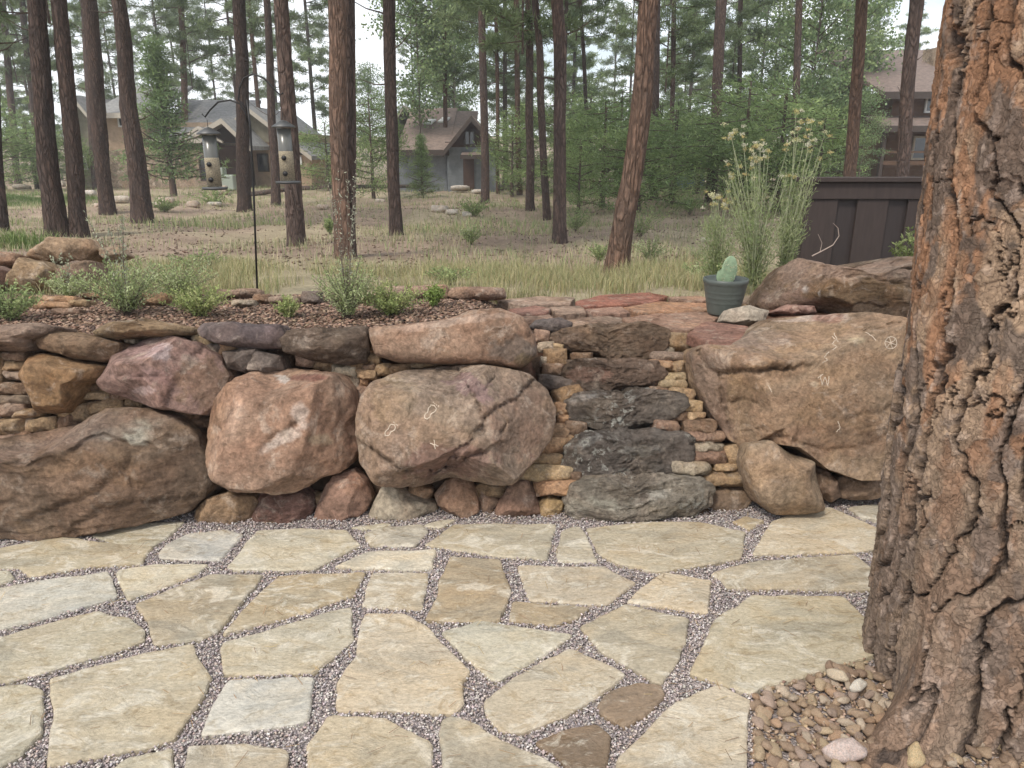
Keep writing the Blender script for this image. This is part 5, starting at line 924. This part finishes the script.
# rabbitbrush with flower heads
def rabbit(px, py, y, h, w, ns, label, heads, lean=0, seed=0):
    b = at_y(px, py, y); b[2] = tz(b[0], b[1]); t = thing('flowering_shrub', b, label, 'shrub', 'rabbitbrush behind the pot'); mb = MB(); C = []; D = []; K = []; FC = []; FD = []; FK = []
    for s in range(ns):
        a = random.uniform(0, 2*PI); rr = random.random()**.5; fl = s < heads; hh = h*(random.uniform(.72, 1.0) if fl else random.uniform(.35, .75))
        end = np.array([math.cos(a)*rr*w+lean*hh, math.sin(a)*rr*w*.7, hh]); mid = end*[.35, .35, .5]+np.array([random.uniform(-.02, .02), 0, 0]); mb.tube([(0, 0, 0), tuple(mid), tuple(end)], [.004, .003, .0012], 4)
        m = 120; u = RNG.uniform(.10, .85 if fl else 1, m)[:, None]; C.append(2*u*(1-u)*mid+u*u*end+RNG.normal(0, .016, (m, 3))); D.append(unit(end+RNG.normal(size=(m, 3))*.5)); pc = np.array(random.choice([(.27, .32, .15), (.34, .38, .2), (.22, .28, .12)])); K.append(np.tile(pc, (m, 1))*(1+RNG.uniform(-.2, .2, (m, 1))))
        if fl:
            for q in range(random.choice([2, 3, 4, 5])):
                c = end+np.array([random.gauss(0, .022), random.gauss(0, .022), random.gauss(0, .03)])*(q > 0); m = 34
                FC.append(c+RNG.normal(0, 1, (m, 3))*[.0075, .0075, .005]); FD.append(unit(RNG.normal(size=(m, 3))*.6+[0, 0, 1])); pc = np.array(random.choice([(.55, .50, .24), (.62, .60, .38), (.50, .42, .20), (.60, .58, .45)])); FK.append(np.tile(pc, (m, 1))*(1+RNG.uniform(-.2, .2, (m, 1))))
    C, D, K = map(np.vstack, (C, D, K)); link('leaves', leaf_mesh('leaves', C, D, RNG.uniform(.5, 1.2, len(C))*.04, .0022, K), LEAF, t)
    mb.build('stems', plain('pale stem', (.30, .32, .2)), t)
    if FC: FC, FD, FK = map(np.vstack, (FC, FD, FK)); link('flower_heads', leaf_mesh('flower_heads', FC, FD, 0.009, .003, FK), LEAF, t)
rabbit(752, 300, 4.75, 1.0, .23, 46, 'tall rabbitbrush with yellow flower heads behind the pot', 16, -.05)
rabbit(780, 300, 4.8, 1.14, .13, 30, 'tall rabbitbrush with cream flower heads at the fence end', 9, .05)
rabbit(716, 300, 5.0, .78, .18, 28, 'shorter rabbitbrush leaning left of the pot', 9, -.12)
b = at_y(912, 262, 5.0); b[2] = .62; bush(b, .55, .16, 40, [(.16, .20, .07), (.26, .30, .13)], 'yellow green shrub between the fence and the big pine', ll=.04, lw=.006, lps=50, name='shrub', cat='shrub', group='low shrubs of the open wood')
# dead twig over the back boulder
mb = MB(); q = [at_y(x, y, 4.4) for x, y in [(812, 256), (822, 251), (833, 245), (839, 236), (838, 228), (833, 223)]]; c0 = q[0].copy(); mb.tube([a-c0 for a in q], [.004, .0035, .003, .0025, .002, .001], 5)
mb.tube([at_y(x, y, 4.4)-c0 for x, y in [(820, 252), (822, 243), (818, 234)]], [.002, .0015, .001], 4)
tag(mb.build('dry_twig', plain('grey twig', (.34, .27, .23)), None, c0), 'bent grey dry twig curling up over the back boulder', 'twig')
# ------------------------------------------------------------------ fence
FM = plain('dark brown painted board', (.042, .029, .026), .8, var=.18, scale=9, stretch=(4, 4, .6))
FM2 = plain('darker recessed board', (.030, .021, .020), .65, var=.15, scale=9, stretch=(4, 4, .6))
fy = 5.8; fl = at_y(806, 177, fy); x0 = fl[0]; top = fl[2]; t = thing('board_fence', (x0, fy, top-1.35), 'dark brown board fence with a flat cap, behind the right hand boulders', 'fence')
H = 1.35; MB().box(-.06, 4.2, -.075, .06, H-.035, H).build('cap', FM, t, bevel=.004); MB().box(-.02, 4.15, -.045, -.012, H-.16, H-.037).build('rail', FM, t, bevel=.003); MB().box(0, .09, -.01, .08, -.3, H-.037).build('post', FM, t, bevel=.003)
x = .02
while x < 4.0:
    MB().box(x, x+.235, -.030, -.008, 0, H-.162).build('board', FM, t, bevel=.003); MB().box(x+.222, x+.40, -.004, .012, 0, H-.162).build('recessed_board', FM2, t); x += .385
# ------------------------------------------------------------------ pot with cactus
pb = at_z(723, 313, .725); t = thing('plant_pot', pb, 'grey green ribbed plastic pot on the terrace slabs', 'flower pot')
PM = plain('grey green plastic', (.075, .088, .080), .45, var=.06, scale=30, bump=.02); pr = [(.001, 0), (.085, 0), (.088, .004)]
for k in range(28): z = .01+.155*k/27; rr = .089+.028*k/27+(.0018 if (k % 5 == 0 and 6 < k < 24) else 0); pr.append((rr, z))
pr += [(.121, .172), (.123, .180), (.123, .196), (.119, .198), (.115, .192), (.110, .15), (.001, .15)]
MB().lathe(pr, n=64).build('pot_body', PM, t, smooth=True); MB().lathe([(.001, .152), (.109, .152), (.108, .166), (.05, .170), (.001, .172)], n=32).build('soil', plain('potting soil', (.05, .035, .025), .95, var=.5, scale=70, bump=.8), t, smooth=True)
t2 = thing('cactus', pb+np.array([0, 0, .165]), 'grey green paddle cactus growing in the pot', 'cactus'); CM = plain('cactus skin', (.23, .32, .20), .6, var=.25, scale=40, bump=.1)
def pad(c, w, h, th, rz, tl, nm='pad'):
    V, Fc = ico(4); V = V.copy(); V[:, 0] *= w*(1-.25*np.clip(-V[:, 2], 0, 1)); V[:, 1] *= th; V[:, 2] *= h; a, bb = math.radians(tl), math.radians(rz)
    x = V[:, 0]*math.cos(a)+V[:, 2]*math.sin(a); z = -V[:, 0]*math.sin(a)+V[:, 2]*math.cos(a); X = np.stack([x*math.cos(bb)-V[:, 1]*math.sin(bb), x*math.sin(bb)+V[:, 1]*math.cos(bb), z], 1)+np.array(c)
    return link(nm, raw_mesh(nm, X, Fc, None, True), CM, t2)
pad((.008, -.02, .070), .047, .088, .009, 10, 3); pad((-.02, .01, .03), .03, .05, .008, -25, -12); pad((.03, .03, .075), .026, .034, .007, 35, 15)
th_s = RNG.uniform(0, 2*PI, 46); rs_ = np.sqrt(RNG.uniform(0, .9, 46)); SPN = np.repeat(np.stack([.008+.047*rs_*np.cos(th_s), -.031+0*rs_, .07+.088*rs_*np.sin(th_s)], 1), 3, 0); SPN[:, 1] -= .001
link('spines', leaf_mesh('spines', SPN, unit(RNG.normal(size=SPN.shape)*.7+[0, -1, 0]), .009, .0009, pick([(.7, .66, .5), (.45, .36, .22)], len(SPN))), LEAF, t2)
C = []
for c in ((-.03, .0, .105), (.035, .02, .112), (.0, .03, .12), (.045, .0, .09), (-.04, .02, .085)): C.append(np.array(c)+RNG.normal(0, .006, (40, 3)))
C = np.vstack(C); link('buds', leaf_mesh('buds', C, unit(RNG.normal(size=C.shape)+[0, 0, 1]), .014, .003, pick([(.35, .42, .16), (.55, .5, .35), (.15, .22, .08)], len(C))), LEAF, t2)
# ------------------------------------------------------------------ feeder pole and two feeders
IR = plain('black iron', (.018, .017, .017), .5, .3, .05); HY = 4.55
base = at_y(257.5, 289, HY); t = thing('feeder_pole', base, 'thin black shepherd hook pole with two arms in the bed', 'pole')
L = lambda x, y: at_y(x, y, HY)-base
MB().tube([L(257.6, 300), L(254, 200), L(250.5, 130), L(247, 100)], .0065, 8).build('post', IR, t, smooth=True)
MB().tube([L(248, 112), L(243, 104), L(238.5, 100), L(239.5, 88), L(244, 78), L(253, 74), L(264, 78), L(273, 88), L(280, 95), L(283, 93)], .005, 8).build('hook_arm', IR, t, smooth=True)
MB().tube([L(249, 125), L(245, 112), L(240, 104), L(230, 100), L(218, 102), L(210, 110), L(205, 117), L(202, 114)], .005, 8).build('hook_arm', IR, t, smooth=True)
GL, nt, bs = new_mat('clear tube'); bs.inputs['Base Color'].default_value = (.17, .17, .155, 1); bs.inputs['Roughness'].default_value = .25; bs.inputs['Transmission Weight'].default_value = .35
MT = plain('grey metal', (.10, .10, .10), .45, .6, .1); SEED = plain('bird seed', (.30, .255, .18), .9, var=.6, scale=180, bump=.5)
for cx, y0, y1, lb in ((208, 128, 190, 'tube bird feeder hanging from the left arm'), (283, 121, 184, 'tube bird feeder hanging from the right arm')):
    top = at_y(cx, y0, HY); bot = at_y(cx+1, y1, HY); h = top[2]-bot[2]; t = thing('bird_feeder', (top[0], HY, bot[2]), lb+', grey capped with seed inside', 'bird feeder', 'bird feeders on the hook pole')
    MB().lathe([(.001, h+.006), (.02, h), (.066, h-.028), (.068, h-.036), (.030, h-.034), (.001, h-.034)], n=32).build('cap', MT, t, smooth=True); MB().lathe([(.001, .03), (.040, .03), (.040, h-.04), (.001, h-.04)], n=28).build('tube', GL, t, smooth=True)
    MB().lathe([(.001, .02), (.0415, .02), (.0415, h*.52), (.030, h*.58), (.001, h*.6)], n=28).build('seed', SEED, t, smooth=True); MB().lathe([(.001, 0), (.070, .002), (.074, .014), (.07, .016), (.045, .012), (.001, .012)], n=28).build('tray', MT, t, smooth=True)
    for z in (.06, h*.42): 
        MB().lathe([(.001, 0), (.014, 0), (.014, .008), (.001, .01)], n=16).build('port', IR, t, (0, -.044, z), smooth=True).rotation_euler = (PI/2, 0, 0)
    MB().tube([(0, 0, h), (0, 0, h+.045)], .002, 6).build('hanger', IR, t)
# ------------------------------------------------------------------ pale rocks scattered on the open ground
SC = [(165, 201, 14, 7), (122, 199, 12, 6), (98, 205, 6, 4), (175, 182, 10, 9), (193, 204, 10, 6), (5, 182, 11, 9), (22, 187, 14, 4), (215, 204, 12, 4), (160, 205, 16, 5), (440, 209, 14, 7), (452, 212, 10, 5), (380, 201, 8, 4), (323, 207, 9, 5), (467, 214, 8, 5), (222, 190, 9, 8), (60, 184, 8, 5), (430, 186, 16, 4), (460, 188, 16, 4), (232, 187, 7, 6), (90, 193, 10, 5), (247, 195, 8, 5), (480, 192, 14, 4), (705, 240, 8, 5), (744, 247, 7, 4), (125, 258, 9, 7)]
for i, (x, y, w, h) in enumerate(sorted(SC)):
    p = on_ground(x, y+h/2); D = (p-CAM)@FW
    rock('rock', rect_poly(x-w/2*1.3, y-h/2, x+w/2*1.3, y+h/2*1.3, 0, 1000+i), D, w/F*D*.4, f'pale rock on the open ground, {"leftmost" if i == 0 else ("rightmost" if i == len(SC)-1 else (ORD[i] if i < 24 else "twenty-fourth")+" from the left")} of these', 'rock', 'pale rocks scattered on the open ground', random.choice([(.46, .41, .35), (.40, .33, .27), (.52, .48, .43)]), 3, 1000+i, PEB, amp=.08, nf=8)
for i, (xa, ya, xb, yb, lb) in enumerate([(300, 190, 420, 193, 'long fallen log before the dark grey pine'), (250, 197, 285, 199, 'short fallen log behind the feeder pole')]):
    a = on_ground(xa, ya); b = on_ground(xb, yb); b[1] = a[1]+.5; b[0] = (xb-512)/F*b[1]*CP; mb = MB(); mb.tube([(0, 0, .08), tuple((b-a)*.5+[0, 0, .1]), tuple(b-a+[0, 0, .08])], [.10, .09, .07], 10); tag(mb.build('fallen_log', BARK, None, a, smooth=True), lb, 'log')
# ------------------------------------------------------------------ houses
def siding(name, c, sc=6): 
    m, nt, bs = new_mat(name); tc = N(nt, 'ShaderNodeTexCoord'); wv = N(nt, 'ShaderNodeTexWave', bands_direction='Z', wave_profile='SAW'); wv.inputs['Scale'].default_value = sc; nt.links.new(tc.outputs['Object'], wv.inputs[0])
    n = noise(nt, tc.outputs['Object'], 4, 6, .6); cc = mixc(nt, 1.0, c, ramp(nt, n, [(.3, .8), (.7, 1.2)]), 'MULTIPLY'); nt.links.new(cc, bs.inputs['Base Color']); bs.inputs['Roughness'].default_value = .85
    bumpchain(nt, bs, [(wv.outputs[0], .6, .03)]); return m
TANW = siding('tan siding', (.46, .34, .24), 5); SAGE = siding('olive siding', (.27, .245, .18), 5); GYW = siding('blue grey siding', (.19, .21, .23), 6); BRW = siding('dark brown siding', (.075, .045, .035), 5); LOG = siding('brown log wall', (.11, .062, .038), 3)
STN = rock_mat('house stone', var=.8, pale=.6, bump=1.2, scale=.6)
RFG = plain('grey shingles', (.24, .235, .23), .9, var=.3, scale=6); RFB = plain('brown shingles', (.20, .15, .125), .9, var=.3, scale=6); RFR = plain('red brown shingles', (.17, .125, .105), .9, var=.35, scale=7)
TRM = plain('pale trim', (.40, .36, .30), .6); WTR = plain('white frame', (.65, .65, .63), .5); DTR = plain('dark wood trim', (.05, .035, .028), .7)
GLS, nt, bs = new_mat('window glass'); bs.inputs['Base Color'].default_value = (.035, .042, .048, 1); bs.inputs['Roughness'].default_value = .08; bs.inputs['Specular IOR Level'].default_value = .8
def hx(px, y): return (px-512)/F*depth(y)
def depth(y): return y*CP+.15
def hz(py, y): return at_y(512, py, y)[2]
def win(parent, px0, px1, py0, py1, y, off, frame=WTR, mull=True, name='window'):
    x0, x1, z1, z0 = hx(px0, y), hx(px1, y), hz(py0, y), hz(py1, y); o = np.array(parent.location); f = .07
    w = MB(); Y0 = y-off-.05; Y1 = y-off+.02
    w.box(x0-f, x0, Y0, Y1, z0-f, z1+f); w.box(x1, x1+f, Y0, Y1, z0-f, z1+f); w.box(x0, x1, Y0, Y1, z0-f, z0); w.box(x0, x1, Y0, Y1, z1, z1+f)
    if mull: w.box((x0+x1)/2-.025, (x0+x1)/2+.025, Y0+.005, Y1-.01, z0, z1)
    fr = w.build(name, frame, parent, -o); MB().box(x0, x1, y-off-.012, y-off+.01, z0, z1).build('pane', GLS, fr)
def wallbox(parent, nm, mat, px0, px1, zt, y, dp, zb=-1.0):
    o = np.array(parent.location); return MB().box(hx(px0, y), hx(px1, y), y, y+dp, zb, zt).build(nm, mat, parent, -o, col=(.3, .24, .18))
def roof(parent, pts, y0, y1, mat, th=.18, trim=TRM):   # polyline of (px, py) at y0 swept back; thick sheet
    o = np.array(parent.location); P = [(hx(a, y0), hz(b, y0)) for a, b in pts]; Q = P+[(x, z-th) for x, z in reversed(P)]
    r = MB().prism(Q, y1-y0, 'y', y0).build('roof', mat, parent, -o)
    Q = [(x, z-.02) for x, z in P]+[(x, z-th-.06) for x, z in reversed(P)]; MB().prism(Q, .05, 'y', y0-.052).build('fascia', trim, r); return r
def shed(parent, px0, px1, pyt, pyb, yt, yb_, mat, th=.15, nm='roof', trim=TRM):      # plane sloping toward the viewer: eave at yb_, ridge at yt
    o = np.array(parent.location); ze, zr = hz(pyb, yb_), hz(pyt, yt); x0, x1 = hx(px0, yb_), hx(px1, yb_)
    v = [(yb_, ze), (yt, zr), (yt, zr-th), (yb_, ze-th)]; r = MB().prism(v, x1-x0, 'x', x0).build(nm, mat, parent, -o); MB().box(x0-.02, x1+.02, yb_-.06, yb_-.01, ze-th-.08, ze+.01).build('fascia', trim, r); return r
def gable(parent, nm, mat, px0, px1, pxa, pya, pye, y, off=.02):
    o = np.array(parent.location); P = [(hx(px0, y), hz(pye, y)), (hx(px1, y), hz(pye, y)), (hx(pxa, y), hz(pya, y))]; return MB().prism(P, .3, 'y', y-off).build(nm, mat, parent, -o, col=(.3, .24, .18))
# tan house
Y = 38.0; th_ = thing('house', (hx(190, Y), Y, tz(hx(190, Y), Y)), 'tan two storey house with grey roofs and a timber porch, behind the left pines', 'house')
wallbox(th_, 'wall', SAGE, 76, 98, hz(120, Y), Y, 7); gable(th_, 'gable', SAGE, 76, 98, 84, 98, 120, Y); roof(th_, [(72, 122), (83, 95), (100, 121)], Y-.5, Y+7, RFG)
wallbox(th_, 'wall', TANW, 98.5, 150, hz(112, Y), Y-.6, 8); wallbox(th_, 'stone_base', STN, 98, 235, hz(150, Y), Y-.75, .15)
shed(th_, 96, 157, 86, 113, Y+4, Y-1.3, RFG); 
wallbox(th_, 'wall', TANW, 150.5, 216, hz(122, Y), Y+.6, 7); shed(th_, 150, 232, 100, 138, Y+4.5, Y-.8, RFG)
wallbox(th_, 'wall', BRW, 212, 242, hz(146, Y), Y-2, 6); roof(th_, [(196, 134), (226, 118), (252, 146)], Y-3.2, Y+4, RFG)
gable(th_, 'gable', DTR, 203, 249, 226, 121, 143, Y-2.2)
for a in (214, 238): wallbox(th_, 'porch_post', DTR, a, a+3, hz(141, Y), Y-3, .2)
o = MB().prism([(hx(204, Y), hz(142, Y)), (hx(226, Y), hz(128, Y)), (hx(247, Y), hz(142, Y)), (hx(247, Y), hz(144, Y)), (hx(226, Y), hz(131, Y)), (hx(204, Y), hz(144, Y))], .2, 'y', Y-3).build('truss', TRM, th_, -np.array(th_.location))
win(th_, 217, 234, 156, 178, Y, 2.05, DTR, True, 'door'); wallbox(th_, 'wall', TANW, 242.5, 298, hz(133, Y), Y-.4, 7); roof(th_, [(238, 120), (251, 105), (312, 156)], Y-1, Y+7, RFG)
wallbox(th_, 'wall', TANW, 298.5, 310, hz(155, Y), Y-.6, 6); gable(th_, 'gable', SAGE, 244, 296, 254, 113, 142, Y-.45)
for a in ((76, 82, 127, 137, .05), (79, 86, 157, 168, .05), (110, 116, 120, 132, .65), (132, 139, 119, 126, .65), (110, 115, 150, 160, .8), (262, 270, 155, 170, .45), (300, 304, 158, 163, .65)): win(th_, *a[:4], Y, a[4], WTR if a[0] != 262 else DTR, False)
# grey garage house
Y = 34.0; g = thing('house', (hx(440, Y), Y, tz(hx(440, Y), Y)), 'blue grey garage house with brown roof, brown gable and skylights', 'house')
# long axis runs back and to the left: wall to the left, gable end to the right
wallbox(g, 'wall', siding('pale grey siding', (.22, .24, .26), 6), 398, 446.5, hz(150, Y), Y+.5, 6); wallbox(g, 'wall', GYW, 447, 497, hz(147, Y), Y, 6.5)
gable(g, 'gable', BRW, 447, 497, 472, 118, 147, Y, .03); gg = roof(g, [(443, 151), (472, 115), (501, 151)], Y-.5, Y+6.5, RFB, .2, DTR); shed(g, 446, 474, 111, 142, Y+5.8, Y+.9, RFB, .12, 'roof', DTR)
shed(g, 396, 449, 108, 150, Y+6, Y-.1, RFB, .15, 'roof', DTR)
z0_, z1_ = hz(150, Y-.1), hz(108, Y+6); sl_ = math.atan2(z1_-z0_, 6.1)
for px_, yy in ((431, Y+3.6), (445, Y+3.9)):
    q = np.array((hx(px_, yy), yy, z0_+(z1_-z0_)*(yy-Y+.1)/6.1+.04)); MB().box(-.2, .2, -.35, .35, -.02, .05).build('skylight', WTR, g, q-np.array(g.location)).rotation_euler = (sl_, 0, -.3)
win(g, 466, 474, 132, 144, Y, .04, DTR); wallbox(g, 'door', BRW, 463, 474, hz(157, Y), Y-.08, .06); shed(g, 461, 481, 152, 155, Y, Y-.8, RFB, .08, 'porch_roof', DTR)
Y2 = 46.0; g2 = thing('house', (hx(405, Y2), Y2, tz(hx(405, Y2), Y2)), 'second brown roofed house rising behind the garage house', 'house')
wallbox(g2, 'wall', BRW, 392, 432, hz(130, Y2), Y2, 8); roof(g2, [(386, 136), (405, 105), (436, 122)], Y2-.5, Y2+8, RFB)
# brown log house
Y = 30.0; b_ = thing('house', (hx(930, Y), Y, tz(hx(930, Y), Y)), 'dark brown log house with red brown roof, above the fence at the right', 'house')
wallbox(b_, 'wall', LOG, 884, 1010, hz(90, Y), Y, 8); shed(b_, 874, 1030, 50, 92, Y+6.5, Y-.7, RFR, .16, 'roof', DTR); shed(b_, 880, 1030, 116, 126, Y, Y-1.8, RFR, .12, 'porch_roof', DTR)
for a in (880, 942, 990): wallbox(b_, 'porch_post', DTR, a, a+3, hz(129, Y-1.6), Y-1.6, .18)
wallbox(b_, 'porch_rail', LOG, 880, 1000, hz(161, Y-1.6), Y-1.55, .08, hz(165, Y-1.6)); wallbox(b_, 'porch_rail', LOG, 880, 1000, hz(151, Y-1.6), Y-1.55, .08, hz(153, Y-1.6)); wallbox(b_, 'chimney', STN, 918, 934, hz(46, Y+3), Y+3.4, 1)
win(b_, 917, 930, 95, 111, Y, .03, WTR, False); win(b_, 911, 924, 138, 158, Y, .03, TRM, False)
Y3 = 50.0; b3 = thing('house', (hx(692, Y3), Y3, tz(hx(692, Y3), Y3)), 'tiny blue house glimpsed through the forest right of the leaning pine', 'house')
wallbox(b3, 'wall', plain('blue paint', (.16, .22, .32), .8), 684, 706, hz(148, Y3), Y3-12, 4); roof(b3, [(686, 148), (694, 141), (702, 148)], Y3-12.4, Y3-8, RFG)
# utility box in front of the tan house
bx = on_ground(228, 190); t = thing('utility_box', bx, 'pale green utility box before the porch of the tan house', 'box'); UM = plain('pale green metal', (.33, .37, .32), .5)
MB().box(-.35, .35, -.2, .2, 0, .65).build('body', UM, t, bevel=.03); MB().box(-.35, -.05, -.24, .22, .65, .95).build('lid', UM, t, bevel=.02); MB().box(-.60, -.42, -.1, .1, 0, .75).build('post', TRM, t, bevel=.02)
hb = MB().box(-90, 90, -10, 110, -3, 24).build('haze', None); tag(hb, kind='stuff'); hm = bpy.data.materials.new('haze'); hm.use_nodes = True; nt = hm.node_tree; nt.nodes.remove(nt.nodes['Principled BSDF'])
pv = N(nt, 'ShaderNodeVolumePrincipled'); pv.inputs['Color'].default_value = (.93, .96, 1, 1); pv.inputs['Density'].default_value = .0016; nt.links.new(pv.outputs[0], nt.nodes['Material Output'].inputs['Volume']); hb.data.materials.append(hm)
# ------------------------------------------------------------------ light and sky
EL, AZ = math.radians(52), math.radians(215)   # sun behind the camera to the left
w = bpy.data.worlds.new('World'); scn.world = w; w.use_nodes = True; nt = w.node_tree; bg = nt.nodes['Background']
sky = N(nt, 'ShaderNodeTexSky', sky_type='NISHITA'); sky.sun_disc = False; sky.sun_elevation = EL; sky.sun_rotation = AZ; sky.dust_density = 2.0; sky.air_density = 1.0
tc = N(nt, 'ShaderNodeTexCoord'); mp = N(nt, 'ShaderNodeMapping'); mp.inputs['Scale'].default_value = (1, 1, 2.4); nt.links.new(tc.outputs['Generated'], mp.inputs[0])
cl = noise(nt, mp.outputs[0], 2.6, 8, .55, .3); cc = mixc(nt, ramp(nt, cl, [(.36, .35), (.56, 1)]), sky.outputs[0], (8.6, 8.9, 9.3)); nt.links.new(cc, bg.inputs['Color']); bg.inputs['Strength'].default_value = .115
sl = bpy.data.lights.new('sun', 'SUN'); sl.energy = 2.0; sl.angle = math.radians(11); sl.color = (1, .93, .82); so = bpy.data.objects.new('sun', sl); COL.objects.link(so)
dv = Vector((math.sin(AZ)*math.cos(EL), math.cos(AZ)*math.cos(EL), math.sin(EL))); so.rotation_euler = dv.to_track_quat('Z', 'Y').to_euler()
cd = bpy.data.cameras.new('camera'); cam = bpy.data.objects.new('camera', cd); COL.objects.link(cam); cam.location = CAM; cam.rotation_euler = (PI/2-PITCH, 0, 0); cd.sensor_width = 36; cd.lens = F/1024*36; cd.clip_start = .05; cd.clip_end = 2000; scn.camera = cam
scn.render.engine = 'CYCLES'; scn.view_settings.view_transform = 'Standard'; scn.view_settings.look = 'None'; scn.view_settings.gamma = 1; scn.view_settings.exposure = .60
scn.cycles.max_bounces = 6; scn.cycles.transparent_max_bounces = 8
scn.render.resolution_x = 1024; scn.render.resolution_y = 768
